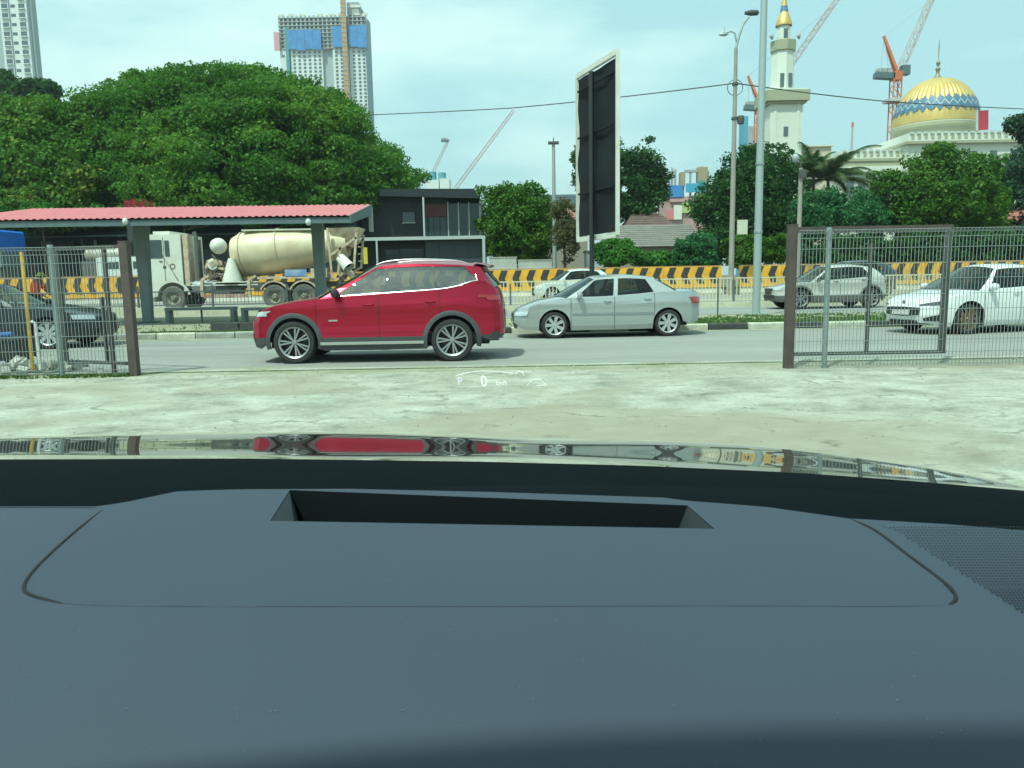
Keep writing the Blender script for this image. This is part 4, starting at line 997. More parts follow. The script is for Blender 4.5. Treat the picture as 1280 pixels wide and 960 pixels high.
MB().bb((tvx(101), .2, .9), (tvx(158), 1.8, zc_ - r_ * .9)).build('trailer_frame', TD, tn)
for x in (108, 116, 148): MB().lathe([(0, -.02), (.3, -.02), (.48, .0), (.5, .05), (.5, .3), (0, .3)], 18, axis='Y', c=(tvx(x), .1, .5)).build('wheel', RUB, tn, 40)

# ================================================================== roadside worker (orange vest)
def skin_body(name, J, E, Rr, mat, parent, lvl=2):
    me = bpy.data.meshes.new(name); me.from_pydata([tuple(v) for v in J], E, []); o = bpy.data.objects.new(name, me); COL.objects.link(o)
    sk = o.modifiers.new('s', 'SKIN'); ss = o.modifiers.new('u', 'SUBSURF'); ss.levels = ss.render_levels = lvl
    for i, r in enumerate(Rr): me.skin_vertices[0].data[i].radius = (r, r) if not isinstance(r, tuple) else r
    me.skin_vertices[0].data[0].use_root = True
    dg = bpy.context.evaluated_depsgraph_get(); m2 = bpy.data.meshes.new_from_object(o.evaluated_get(dg)); bpy.data.objects.remove(o)
    m2.materials.clear(); m2.materials.append(mat); m2.shade_smooth(); o2 = bpy.data.objects.new(name, m2); COL.objects.link(o2); o2.parent = parent; return o2
q = P(44, 380, 25.4)
wk = thing('person', 'person in an orange top and yellow cap stooping behind the black saloon', 'person', (q.x, 25.4, .13), R(0))
SKIN = M('skin', (.28, .15, .09), .6)
J = [(0, 0, .92), (.02, 0, 1.10), (.10, 0, 1.30), (.17, 0, 1.42), (.22, 0, 1.48), (.28, -.01, 1.56),   # pelvis..neck..head
     (.0, -.10, .88), (.03, -.11, .48), (-.02, -.11, .08), (.12, -.11, .03), (.0, .10, .88), (-.06, .11, .48), (-.12, .11, .08), (.02, .11, .03),
     (.16, -.19, 1.38), (.22, -.23, 1.12), (.40, -.18, .96), (.47, -.16, .92), (.16, .19, 1.38), (.24, .23, 1.13), (.42, .18, 1.0), (.49, .16, .97)]
E = [(0, 1), (1, 2), (2, 3), (3, 4), (4, 5), (0, 6), (6, 7), (7, 8), (8, 9), (0, 10), (10, 11), (11, 12), (12, 13), (3, 14), (14, 15), (15, 16), (16, 17), (3, 18), (18, 19), (19, 20), (20, 21)]
Rr = [.13, .13, .15, .12, .055, .095, .09, .06, .045, .04, .09, .06, .045, .04, .06, .045, .035, .03, .06, .045, .035, .03]
skin_body('body', J, E, Rr, SKIN, wk)
skin_body('orange_top', [J[0], J[1], J[2], J[3], J[14], J[15], J[18], J[19]], [(0, 1), (1, 2), (2, 3), (3, 4), (4, 5), (3, 6), (6, 7)], [.15, .155, .175, .145, .08, .065, .08, .065], M('orange cloth', (.95, .13, .04), .7), wk)
skin_body('trousers', [J[0], J[6], J[7], J[8], J[10], J[11], J[12]], [(0, 1), (1, 2), (2, 3), (0, 4), (4, 5), (5, 6)], [.15, .105, .08, .07, .105, .08, .07], M('navy cloth', (.03, .04, .08), .8), wk)
MB().lathe([(0, .13), (.05, .125), (.10, .08), (.118, .02), (.15, .005), (.15, -.005), (.11, 0)], 18, c=(.28, -.01, 1.60)).build('cap', M('yellow cap', (.62, .60, .08), .5), wk, 50)
for sy, (hx, hy, hz) in ((-1, J[17]), (1, J[21])):
    for f in range(4): MB().tube([(hx, hy + (f - 1.5) * .016, hz), (hx + .05, hy + (f - 1.5) * .018, hz - .02), (hx + .065, hy + (f - 1.5) * .018, hz - .055)], [.009, .008, .006], 6).build('finger', SKIN, wk, 60)
    MB().tube([(hx, hy - sy * .03, hz), (hx + .03, hy - sy * .05, hz - .03)], [.011, .008], 6).build('thumb', SKIN, wk, 60)
# ================================================================== billboard
Yb = 21.6
bb_ = thing('billboard', 'tall black banner in a white frame on a black pole, turned almost edge on', 'billboard', (P(740, 348, Yb).x, Yb, .13)); o0 = Vector(bb_.location)
PLT, PLB = P(722, 92, 22.9) - o0, P(722, 297, 22.9) - o0; PRT, PRB = P(772, 69, 20.5) - o0, P(772, 297, 20.5) - o0
PRT.x = PRB.x = (PRT.x + PRB.x) / 2; PLT.x = PLB.x = (PLT.x + PLB.x) / 2; zt_ = (PLT.z + PRT.z) / 2; zb_ = (PLB.z + PRB.z) / 2
PLT.z = PRT.z = zt_; PLB.z = PRB.z = zb_
WF = M('white frame paint', (.60, .60, .54), .5, var=.12, scale=3); BN = M('black banner cloth', (.011, .014, .017), .8, var=.35, scale=1.3, spec=.2)
for nm, a, b in (('frame_side', PLB, PLT), ('frame_side', PRB, PRT), ('frame_top', PLT, PRT), ('frame_foot', PLB, PRB)):
    MB().bar(a, b, .10, .13).build(nm, WF, bb_)
u = (PRB - PLB); nrm = Vector((u.y, -u.x, 0)).normalized()
G = []
for i in range(15):
    r = []
    for j in range(25):
        s, t = i / 14, j / 24; q = PLB + u * (.02 + s * .96) + Vector((0, 0, (zt_ - zb_) * (.02 + t * .955)))
        wv = .035 * math.sin(s * 9 + t * 3) * math.sin(t * 17 + s * 2) + .03 * math.sin(s * 3.1) * math.sin(t * 6); q = q + nrm * (wv - .01); r.append(q)
    G.append(r)
MB().grid(G).build('banner', BN, bb_, 60)
c = (PLB + PRB) / 2
for f in (.28, .62, .9):
    z = zb_ + (zt_ - zb_) * f; MB().bar(PLB + u * .06 + Vector((0, 0, z - zb_)) + nrm * .05, PRB - u * .06 + Vector((0, 0, z - zb_)) + nrm * .05, .04, .05).build('cross_bar', BN, bb_)
pc = Vector((0, 0, 0)); MB().bar((0, 0, 0), (0, 0, zt_ - .2), .14, n=12).build('pole', M('black pole paint', (.02, .022, .024), .4), bb_, 50)
MB().bb((-.25, -.25, 0), (.25, .25, .03)).build('base_plate', DGREY, bb_)
# move the banner so that the pole stands just in front of it
sh0 = Vector((0, 0, 0))

# ================================================================== poles and lamps
POLE = M('galvanised pole', (.36, .40, .38), .5, .35, var=.12, scale=1.0)
def pole_thing(name, label, px, py, Y, z0, ztop, r0, r1, cat, mat=POLE):
    q = P(px, py, Y); t = thing(name, label, cat, (q.x, Y, z0)); MB().tube([(0, 0, 0), (0, 0, .5), (0, 0, ztop)], [r0, r0, r1], 12).build('pole', mat, t, 50); MB().bb((-r0 * 2, -r0 * 2, 0), (r0 * 2, r0 * 2, .04)).build('base_plate', mat, t); return t
t = pole_thing('mast', 'thick pale steel pole rising out of the picture from the median', 950, 200, 24.0, .13, 13.0, .125, .09, 'pole', M('pale blue grey pole', (.36, .43, .43), .5, .3))
MB().tube([(0, 0, 12.9), (0, .2, 13.6), (0, 1.2, 14.1), (0, 2.2, 14.2)], .06, 8).build('arm', POLE, t, 60)
for z in (ZP(950, 290, 24) - .13, ZP(950, 205, 24) - .13): MB().lathe([(.125, -.04), (.135, -.03), (.135, .03), (.125, .04)], 12, c=(0, 0, z)).build('band', GALV, t)
Yl = 41.0; q = P(917, 200, Yl); zh = ZP(925, 60, Yl) - .3
t = thing('street_lamp', 'tall street lamp with one high and one low arm, left of the thick pale pole', 'street lamp', (q.x, Yl, .3)); o0 = Vector(t.location)
MB().tube([(0, 0, 0), (0, 0, 6), (0, 0, zh)], [.15, .13, .09], 12).build('pole', M('old lamp post', (.30, .28, .24), .7, var=.25, scale=1), t, 50)
pts = [Vector((0, 0, zh))] + [P(a, b, Yl) - o0 for a, b in ((924, 45), (929, 30), (936, 21))]; pts[0].z = zh
MB().tube(pts, .06, 8).build('upper_arm', POLE, t, 60); p = P(941, 16, Yl) - o0; MB().lathe([(0, -.42), (.08, -.4), (.15, -.1), (.13, .25), (0, .34)], 12, axis='X', c=p).build('upper_lamp', M('lamp housing', (.05, .055, .06), .5), t, 50)
pts = [Vector((0, 0, ZP(923, 52, Yl) - .3))] + [P(a, b, Yl) - o0 for a, b in ((919, 42), (914, 39), (908, 41))]; MB().tube(pts, .045, 8).build('lower_arm', POLE, t, 60)
p = P(905, 43, Yl) - o0; MB().lathe([(0, -.3), (.07, -.2), (.1, .05), (0, .25)], 12, axis='X', c=p).build('lower_lamp', POLE, t, 50); MB().bar(p, p + Vector((.05, 0, .35)), .03).build('sensor', POLE, t)
for py in (105, 148):
    z = ZP(920, py, Yl) - .3; MB().lathe([(.1, -.07), (.17, -.06), (.17, .06), (.1, .07)], 10, c=(0, 0, z)).build('clamp', DGREY, t)
MB().tube([Vector((0, 0, ZP(920, 105, Yl) - .3)) + Vector((.22 * math.sin(a) , 0, .22 * math.cos(a) - .1)) * 1.8 for a in np.linspace(0, 6.28, 16)], .02, 6).build('cable_loop', DGREY, t)
MB().lathe([(0, -.22), (.16, -.2), (.19, 0), (.16, .2), (0, .22)], 12, c=(.32, 0, ZP(920, 150, Yl) - .3)).build('junction_box', DGREY, t, 40)
MB().bb((.25, -.1, ZP(925, 293, Yl) - .3), (.78, 0, ZP(925, 275, Yl) - .3)).build('notice_plate', M('pale plate', (.6, .6, .55), .5), t)
t = pole_thing('street_lamp', 'slender distant lamp post left of the black billboard', 693, 300, 52, .3, ZP(693, 180, 52) - .3, .15, .10, 'street lamp')
zh = ZP(693, 180, 52) - .3; m = MB(); m.bb((-.35, -.2, zh), (.35, .2, zh + .14)); m.build('lamp_head', DGREY, t); MB().bar((0, 0, zh + .1), (0, 0, zh + .4), .06).build('spike', DGREY, t)
t = pole_thing('lamp_post', 'old grey post with a small lamp at its head, behind the right gatepost', 1000, 250, 40, .3, ZP(1000, 210, 40) - .3, .13, .10, 'lamp post', MATS['old lamp post'])
zh = ZP(1000, 210, 40) - .3; MB().tube([(0, 0, zh), (-.1, 0, zh + .4), (-.3, 0, zh + .55)], .04, 8).build('arm', DGREY, t, 60); MB().lathe([(0, -.2), (.14, -.12), (.18, .1), (.08, .25), (0, .28)], 12, c=(-.3, 0, zh + .45)).build('lamp', M('lamp glass dull', (.35, .38, .38), .3), t, 50)
MB().bb((-.12, -.2, zh - .5), (.22, .0, zh - .1)).build('bracket', DGREY, t)
# overhead cable through the lamp post
def cable(name, label, pts, r=.03, sag=.0):
    m = MB()
    for a, b in zip(pts[:-1], pts[1:]):
        P_ = []
        for k in range(13):
            f = k / 12; q = a.lerp(b, f); q.z -= sag * 4 * f * (1 - f); P_.append(q)
        m.tube(P_, r, 6)
    tag(m.build(name, M('cable black', (.06, .065, .07), .6)), label, 'cable')
cable('overhead_cable', 'overhead cable running from the big tree to the tall street lamp', [P(380, 146, 60), P(640, 135, 50), P(919, 104, 41)], .03, .06)
cable('overhead_cable', 'overhead cable running right from the tall street lamp past the dome', [P(919, 104, 41), P(1110, 127, 46), P(1330, 138, 60)], .03, .05)

# ================================================================== towers
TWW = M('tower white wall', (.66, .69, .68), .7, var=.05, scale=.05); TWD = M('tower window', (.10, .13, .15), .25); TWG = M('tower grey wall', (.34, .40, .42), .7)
# left white tower at 270 m: storeys 10.5 px each
Yt = 275; s = Yt / FPX
q = P(3, 50, Yt); tw = thing('apartment_tower', 'white apartment tower at the top left corner', 'tower block', (q.x, Yt, .3)); fh = 10.4 * s; zt0 = ZP(20, -60, Yt) - .3
w = (XP(37, Yt) - XP(3, Yt)); MB().bb((0, 0, 0), (w, 4, zt0)).build('wall', TWW, tw)
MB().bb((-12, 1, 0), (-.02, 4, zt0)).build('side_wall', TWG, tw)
MB().bb((w + .01, .6, 0), (w + .9, 3.4, zt0)).build('shade_painted_wing', TWG, tw)  # darker grey puts the side's shade into the wing's colour
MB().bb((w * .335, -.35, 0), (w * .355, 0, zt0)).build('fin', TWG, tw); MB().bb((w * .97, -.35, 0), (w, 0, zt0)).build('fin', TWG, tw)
w0 = MB().bb((0, -.08, 0), (2.0, 0, 1.45)).build('window', TWD, tw); l0 = MB().bb((-.1, -.5, -.35), (2.1, 0, -.12)).build('window_ledge', TWW, w0)
w2 = MB().bb((0, -.08, .3), (1.5, 0, 1.2)).build('small_window', TWD, tw)
z = 20
fl = 0
while z < zt0 - 2:
    for k, (fx, wd) in enumerate(((.08, w0), (.40, w2), (.68, w0))):
        c = copy_tree(wd, tw); c.location = (w * fx, 0, z)
    z += fh; fl += 1
w0.location = (w * .08, 0, 20 - fh); w2.location = (w * .4, 0, 20 - fh)
# tower under construction
Yt = 560; s = Yt / FPX
x_ = lambda px: XP(px, Yt, 60) - XP(346, Yt, 60)
zz = lambda py: ZP(400, py + (400 - 400) * 0, Yt) - .3
ct_ = thing('tower_under_construction', 'unfinished apartment tower wrapped in blue netting behind the big tree', 'tower block', (XP(346, Yt, 60), Yt, .3))
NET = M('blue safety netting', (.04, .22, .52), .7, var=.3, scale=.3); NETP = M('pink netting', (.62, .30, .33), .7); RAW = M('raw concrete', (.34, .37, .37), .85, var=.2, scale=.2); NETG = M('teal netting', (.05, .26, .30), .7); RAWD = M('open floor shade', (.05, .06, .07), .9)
zt0 = zz(18)
bays = [(349, 357, 'n'), (357, 361, 'g'), (362, 402, 'w'), (402, 415, 'r'), (415, 431, 'w'), (431, 435, 'n'), (436, 457, 'w')]
MB().bb((x_(349), 6, 0), (x_(457), 14, zz(18))).build('core', RAW, ct_)
MB().prism([(x_(457), 0, 0), (x_(460), 8, 0), (x_(460), 14, 0), (x_(457), 14, 0)], (0, 0, zz(22))).build('shade_painted_flank', M('flank shade blue grey', (.25, .33, .38), .8), ct_)  # shade of the right side painted in as darker blue grey
fp = 4.35 * s
def floors(xa, xb, ztop, zbot, name, wall, open_):
    w = xb - xa; MB().bb((xa, 3, 0), (xb, 6, ztop)).build(name, wall, ct_)
for a, b, k in bays:
    if k in 'wn': MB().bb((x_(a), 1.5, 0), (x_(b), 6, zz(60))).build('wall_bay', TWW, ct_)
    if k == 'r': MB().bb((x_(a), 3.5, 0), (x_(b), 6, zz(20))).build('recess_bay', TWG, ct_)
    if k == 'g': MB().bb((x_(a), 0, 0), (x_(b), 6, zz(33))).build('teal_netting', NETG, ct_)
# windows of the finished floors
wn = MB().bb((0, -.15, 0), (1.7, .05, 1.5)).build('window', TWD, ct_)
cnt = 0
colsx = [365, 371.5, 378, 384.5, 391, 397, 418, 424.5, 440, 446.5, 452.5]
for px in colsx:
    z = zz(66)
    while z > zz(138):
        if cnt < 280 and z > zz(ZPX := 140):
            same(wn, (x_(px), 1.5, z), ct_); cnt += 1
        z -= fp
wn.location = (x_(351.5), 1.5, zz(70))
# open floors above: slabs and columns
z = zz(60); 
while z < zz(17):
    MB().bb((x_(348.5), 1.0, z), (x_(457), 24, z + .5)).build('floor_slab', RAW, ct_); z += fp
for px in np.arange(349, 458, 5.4): MB().bb((x_(px), 1.4, zz(62)), (x_(px) + 1.1, 2.6, zz(18))).build('column', RAW, ct_)
for a, b, t0, b0, mt in ((361, 402, 37, 62, NET), (416, 430, 33, 59, NET), (436, 459, 33, 60, NET), (343, 350, 40, 63, NETP)):
    n_ = max(1, int((b - a) / 9)); 
    for k in range(n_): MB().bb((x_(a + (b - a) * k / n_) + .1, -.6 - .15 * (k % 2), zz(b0 + RNG.uniform(-1, 1))), (x_(a + (b - a) * (k + 1) / n_), -.2 - .15 * (k % 2), zz(t0 + RNG.uniform(-.6, .6)))).build('netting_sheet', mt, ct_)
HO = M('hoist mast orange', (.46, .26, .11), .7, var=.15, scale=.3)
MB().bb((x_(429), -3, 0), (x_(435), -.8, zz(-8))).build('hoist_mast', HO, ct_)
for py in range(0, 140, 6): MB().bb((x_(428.5), -3.2, zz(py)), (x_(435.5), -2.95, zz(py) + .5)).build('mast_brace', RAW, ct_)
MB().bb((x_(435), 2, zz(18)), (x_(450), 14, zz(2))).build('roof_house', RAW, ct_); MB().bb((x_(436), 1.5, zz(9)), (x_(452), 15, zz(6))).build('roof_slab', TWW, ct_)
for px in (350, 362, 375, 398, 412, 424, 444, 454): MB().bb((x_(px), 1.2, zz(19)), (x_(px + 7), 1.5, zz(16.2 + RNG.uniform(-.6, .8)))).build('parapet_form', M('formwork cream', (.62, .58, .48), .7), ct_)

# ================================================================== mosque
Ym = 150; s = Ym / FPX
MW = M('mosque white wall', (.66, .68, .60), .7, var=.06, scale=.3); GOLD = M('gold dome panels', (.62, .43, .15), .48, .4, var=.12, scale=.35); GOLDD = M('gold trim', (.5, .33, .08), .4, .6)
MBL = M('blue zigzag tile', (.075, .17, .27), .5); MWT = M('pale zigzag tile', (.50, .56, .52), .5); MSH = M('olive ledge', (.36, .36, .25), .7)
xm = lambda px: XP(px, Ym, 140); zm_ = lambda px, py: ZP(px, py, Ym)
ms_ = thing('mosque', 'white mosque hall with a gold ribbed dome and a blue zigzag band, behind the trees', 'mosque', (xm(1170), Ym, .3)); ox = ms_.location.x
rd = 54 * s * .94; zb0 = ZP(1170, 158, Ym + 12) - .3; zt0 = ZP(1170, 98, Ym + 12) - .3; hd = zt0 - zb0; Dc = (P(1170, 130, Ym + 12).x - P(1170, 140, Ym).x, 12, 0)
rib = 48
prof = []
for k in range(15):
    t = k / 14; a = math.pi / 2 * t; rr = math.cos(a) ** .93 * (1.0) if t < 1 else 0.015
    prof.append((rd * max(.015, rr) * (1 + .02 * math.sin(a * 2)), zb0 + hd * math.sin(a) ** 1.02))
fine = []
dm = MB().lathe(prof, rib * 4, c=Dc, mod=lambda k, h: 1 - (.022 if k % 4 == 0 else 0) * min(1, max(0, (h - zb0 - hd * .12) / (hd * .1)))); dm.build('dome', GOLD, ms_, 50)
MB().lathe([(rd * 1.0, zb0 - .05), (rd * 1.035, zb0 - .3), (rd * 1.03, zb0 - .9), (rd * .95, zb0 - 1.3), (rd * .93, zb0 - 5)], 48, c=Dc).build('drum_ring', MSH, ms_, 40)
MB().lathe([(rd * .90, zb0 - 6), (rd * .90, zb0 - 1.2)], 48, c=Dc).build('drum', MW, ms_, 40)
for k in range(24):
    a = math.pi * 2 * k / 24; m = MB().box((0, -rd * .905, zb0 - 2.6), (.9, .25, 1.7)); o = m.build('drum_window', TWD, ms_); o.location = Dc; o.rotation_euler = (0, 0, a)
def dome_r(z):
    return float(np.interp(z, [p[1] for p in prof], [p[0] for p in prof]))
# zigzag band: overlapping diamonds on the curved shell
zc0 = zb0 + hd * .36; hz = hd * .175
nd = 32
def on_dome(a, z, off):
    r = dome_r(z) + off; return (r * math.sin(a), -r * math.cos(a), z)
da = math.pi / nd
m = MB()
for sgn in (1,):
    vs = []; fs = []
    seg = 6
    for i in range(seg + 1):
        a = -da + 2 * da * i / seg; hh = hz * (1 - abs(a / da) * .55)
        vs += [on_dome(a, zc0 - hh, .10), on_dome(a, zc0 - hh * .33, .11), on_dome(a, zc0 + hh * .33, .11), on_dome(a, zc0 + hh, .10)]
    for i in range(seg):
        for j in range(3): fs.append((i * 4 + j, (i + 1) * 4 + j, (i + 1) * 4 + j + 1, i * 4 + j + 1))
    m.add(vs, fs)
d0 = m.build('blue_diamond', MBL, ms_); d0.location = Dc
z0m = MB()
for pts in ([(-da, zc0 + hz * .30), (0, zc0 - hz * .30), (da, zc0 + hz * .30)],):
    for (a, z), (b, y) in zip(pts[:-1], pts[1:]):
        wv = hz * .07; z0m.add([on_dome(a, z - wv, .16), on_dome(b, y - wv, .16), on_dome(b, y + wv, .16), on_dome(a, z + wv, .16)], [(0, 1, 2, 3)])
z0o = z0m.build('pale_zigzag', MWT, ms_); z0o.location = Dc
for k in range(1, nd):
    for o in (d0, z0o): same(o, Dc, ms_, (0, 0, 2 * math.pi * k / nd))
zf = zt0; MB().lathe([(1.3, zf - .5), (1.0, zf), (.45, zf + .5), (.25, zf + 1.2), (.5, zf + 1.8), (.18, zf + 2.3), (.42, zf + 3.0), (.1, zf + 3.5), (.1, zf + 6.2), (.02, zf + 7.5)], 14, c=Dc).build('finial', M('dull bronze', (.26, .24, .15), .5, .4), ms_, 50)
# halls
def hall(px0, px1, pyt, y0, dep, nm, band=True):
    a, b = xm(px0) - ox, xm(px1) - ox; zt = zm_((px0 + px1) / 2, pyt) - .3
    MB().bb((a, y0, 0), (b, y0 + dep, zt - 2.2)).build(nm, MW, ms_)
    MB().bb((a - .5, y0 - .8, zt - 2.2), (b + .5, y0 + dep, zt - 1.7)).build('cornice', MSH, ms_)
    MB().bb((a - .3, y0 - .55, zt - 1.7), (b + .3, y0 + dep - .5, zt - .25)).build('parapet', MW, ms_)
    n = int((b - a) / 1.25); tl = MB().bb((0, -.75, -.1), (.75, -.57, .28)); t0 = tl.build('merlon', MWT, ms_); t0.location = (a, y0, zt - .3)
    for k in range(1, n): same(t0, (a + (b - a) * k / n, y0, zt - .3), ms_)
    t1 = MB().bb((0, -.62, -1.15), (.55, -.545, -.45)).build('parapet_opening', MSH, ms_); t1.location = (a + .3, y0, zt - .2)
    for k in range(1, n): same(t1, (a + .3 + (b - a) * k / n, y0, zt - .2), ms_)
    return a, b, zt
a, b, zt = hall(1137, 1420, 163, 0, 30, 'main_hall')
for k in range(9): MB().bb((a + 3 + k * 4.2, -.05, zt - 7.6), (a + 4.4 + k * 4.2, 0, zt - 3.6)).build('window', TWD, ms_)
a, b, zt = hall(1062, 1137.5, 184, 3, 20, 'side_hall')
MB().bb((a - .4, 2.0, zt - 4.2), (b, 2.98, zt - 3.2)).build('lower_parapet', MW, ms_)
MB().bb((a, 2.4, zt - 3.3), (b, 2.96, zt - 2.0)).build('dark_gallery', MSH, ms_)
for k in range(5): MB().bb((a + 1.0 + k * 2.3, 2.35, zt - 8.5), (a + 2.4 + k * 2.3, 2.42, zt - 5.2)).build('window', TWD, ms_)
bn = thing('banner_sign', 'small dark red sign standing on the mosque roof right of the dome', 'sign', (xm(1237), Ym + 2, zm_(1237, 160) - .1))
MB().box((0, 0, 1.9), (2.0, .3, 3.6), (0, -.06, 0)).build('panel', M('dark red sign', (.42, .03, .05), .5), bn); MB().box((-1.1, .0, 1.9), (.3, .32, 3.6), (0, -.06, 0)).build('edge', M('pale blue edge', (.4, .5, .55), .5), bn)
# minaret
Yn2 = 140; s = Yn2 / FPX; q = P(975, 190, Yn2)
mn = thing('minaret', 'white square minaret with two balconies and a gold cap', 'minaret', (q.x, Yn2, .3)); 
zn_ = lambda py: ZP(978, py, Yn2) - .3
def sq(w, z0, z1, nm, mat, par=mn):
    return MB().bb((-w / 2, -w / 2, z0), (w / 2, w / 2, z1)).build(nm, mat, par)
sq(38 * s, 0, zn_(134), 'shaft', MW)
for dx in (-.36, .36): MB().bb((dx * 38 * s - .25, -19 * s - .12, 0), (dx * 38 * s + .25, -19 * s, zn_(134))).build('pilaster', MW, mn)
sq(44 * s, zn_(134), zn_(131), 'balcony_corbel', MSH); sq(50 * s, zn_(131), zn_(118), 'balcony', MSH); sq(46 * s, zn_(118.0), zn_(116), 'balcony_rail', MW)
sh2 = MB().lathe([(14.5 * s, zn_(117)), (13.0 * s, zn_(72)), (13.0 * s, zn_(66))], 8); sh2.build('upper_shaft', MW, mn)
for dx in (-4.4, 5.2): MB().bb((dx * s - .32, -13.6 * s, zn_(112)), (dx * s + .32, -12.3 * s, zn_(95))).build('lancet_window', TWD, mn)
MB().lathe([(13 * s, zn_(66)), (15 * s, zn_(65)), (15.5 * s, zn_(53)), (14.3 * s, zn_(52))], 8).build('upper_balcony', MSH, mn)
MB().lathe([(8.5 * s, zn_(54)), (7.8 * s, zn_(32))], 8).build('lantern', MW, mn)
MB().bb((-2.2 * s, -8.4 * s, zn_(50)), (2.2 * s, -7.2 * s, zn_(38))).build('lantern_opening', TWD, mn)
MB().lathe([(9.5 * s, zn_(33)), (9.5 * s, zn_(31)), (7.2 * s, zn_(22)), (5.0 * s, zn_(16))], 16).build('gold_cap', GOLD, mn, 30)
MB().lathe([(5.1 * s, zn_(16)), (3.6 * s, zn_(8))], 16).build('blue_band', MBL, mn, 30); MB().lathe([(3.7 * s, zn_(8)), (2.6 * s, zn_(0)), (1.2 * s, zn_(-20)), (0.2, zn_(-34))], 16).build('gold_spire', GOLD, mn, 30)
for dx in (-17, 15): MB().lathe([(0, -.3), (.55, .2), (.6, .3), (0, .3)], 12, axis='X', c=(dx * s, -6 * s, zn_(47))).build('loudspeaker', RAW, mn, 40)
MB().bb((-.45, -19 * s - .05, zn_(174)), (.35, -19 * s, zn_(162))).build('lancet_window', TWD, mn)
# link building between minaret and hall
lk = thing('annex', 'low cream annex between the minaret and the side hall', 'building', (xm(990), Ym - 4, .3)); MB().bb((0, 0, 0), (xm(1030) - xm(990), 8, zm_(1010, 190))).build('wall', M('cream wall', (.58, .50, .38), .7), lk)
MB().bb((-.3, -.4, zm_(1010, 190)), (xm(1030) - xm(990) + .3, 8, zm_(1010, 188))).build('roof_edge', MW, lk)

# ================================================================== cranes
def lattice(m, a, b, w, w2=None, r=.12, seg=None):
    a, b = Vector(a), Vector(b); d = b - a; L_ = d.length; z = d.normalized(); up = Vector((0, 1, 0)); x = z.cross(up).normalized(); y = x.cross(z); w2 = w2 or w
    n = seg or max(3, int(L_ / (w * 1.2)))
    def cr(i, sx, sy):
        t = i / n; ww = w + (w2 - w) * t; return a + d * t + x * sx * ww / 2 + y * sy * ww / 2
    for sx in (-1, 1):
        for sy in (-1, 1): m.bar(cr(0, sx, sy), cr(n, sx, sy), r)
    for i in range(n):
        k = 1 if i % 2 else -1
        for sy in (-1, 1): m.bar(cr(i, k, sy), cr(i + 1, -k, sy), r * .6)
        m.bar(cr(i, -1, k), cr(i + 1, -1, -k), r * .6); m.bar(cr(i + 1, -1, -1), cr(i + 1, 1, -1), r * .6)
    return m
CO = M('crane orange', (.60, .15, .05), .55, var=.15, scale=.3); CW = M('crane pale grey', (.50, .47, .46), .6); CDK = M('crane dark grey', (.08, .13, .15), .6); CP = M('crane boom pink grey', (.46, .36, .36), .6)
def luffer(label, Y, mast, jib0, jib1, aframe, cw, cabp, mastbase=.3, sc=1.0, jm=CW, am=CO, mm=CO, platform=None):
    q = P(*mast, Y); t = thing('tower_crane', label, 'crane', (q.x, Y, .3), group='luffing tower cranes on the skyline'); o = Vector(t.location); pp = lambda a: P(a[0], a[1], Y) - o
    top = pp(mast); lattice(MB(), (0, 0, 0), (0, 0, top.z), 2.3 * sc, r=.28 * sc).build('mast', mm, t)
    lattice(MB(), pp(jib0), pp(jib1), 1.7 * sc, 1.3 * sc, r=.26 * sc).build('jib', jm, t)
    if aframe:
        m = MB(); 
        for dy in (-.8, .8): m.bar(pp(aframe[0]) + Vector((0, dy * sc, 0)), pp(aframe[1]), .65 * sc)
        m.build('a_frame', am, t); MB().bar(pp(aframe[1]), pp(cw) + Vector((-1 * sc, 0, 0)), .15 * sc).build('stay', jm, t); MB().bar(pp(aframe[1]), pp(cw) + Vector((1.6 * sc, 0, 0)), .15 * sc).build('stay', jm, t)
        e = pp(jib0).lerp(pp(jib1), .85); m = MB().bar(pp(aframe[1]), e, .12 * sc); m.build('luffing_rope', jm, t)
    if cw:
        c = pp(cw); m = MB().box(c, (5.2 * sc, 2.6 * sc, 1.6 * sc), (0, .08, 0)); m.build('counter_deck', CDK, t)
        for k in range(3): MB().box(c + Vector((-1.6 * sc + k * 1.3 * sc, 0, 1.2 * sc)), (1.1 * sc, 2.2 * sc, 1.5 * sc)).build('counterweight', RAW, t)
    if cabp: c = pp(cabp); MB().box(c, (2.3 * sc, 2 * sc, 2.6 * sc)).build('operator_cab', CDK, t); 
    MB().box(top + Vector((0, 0, .6 * sc)), (2.6 * sc, 2.6 * sc, 2.4 * sc)).build('slewing_unit', am, t)
    if platform: c = pp(platform); MB().box((0, 0, c.z), (5.2 * sc, 4.5 * sc, .9 * sc)).build('climbing_platform', CW, t)
    return t
luffer('orange tower crane with its jib raised to the right, left of the golden dome', 230, (1120, 98), (1126, 86), (1170, -14), ((1121, 92), (1105, 45)), (1105, 95), (1131, 88), platform=(1120, 126), sc=1.0)
luffer('orange tower crane half hidden by the minaret, jib rising behind it to the right', 300, (949, 140), (985, 86), (1050, -6), ((949, 128), (935, 95)), (940, 135), None, sc=1.1, jm=CP)
luffer('far pale crane with a long jib rising to the right, above the black building', 520, (566, 250), (569, 236), (642, 138), None, None, None, sc=1.2, jm=CP, mm=CP, am=CP)
luffer('far short pale crane left of the long jib, above the black building', 560, (540, 250), (541, 216), (561, 174), None, (556, 176), None, sc=1.0, jm=CP, mm=CP, am=CP)
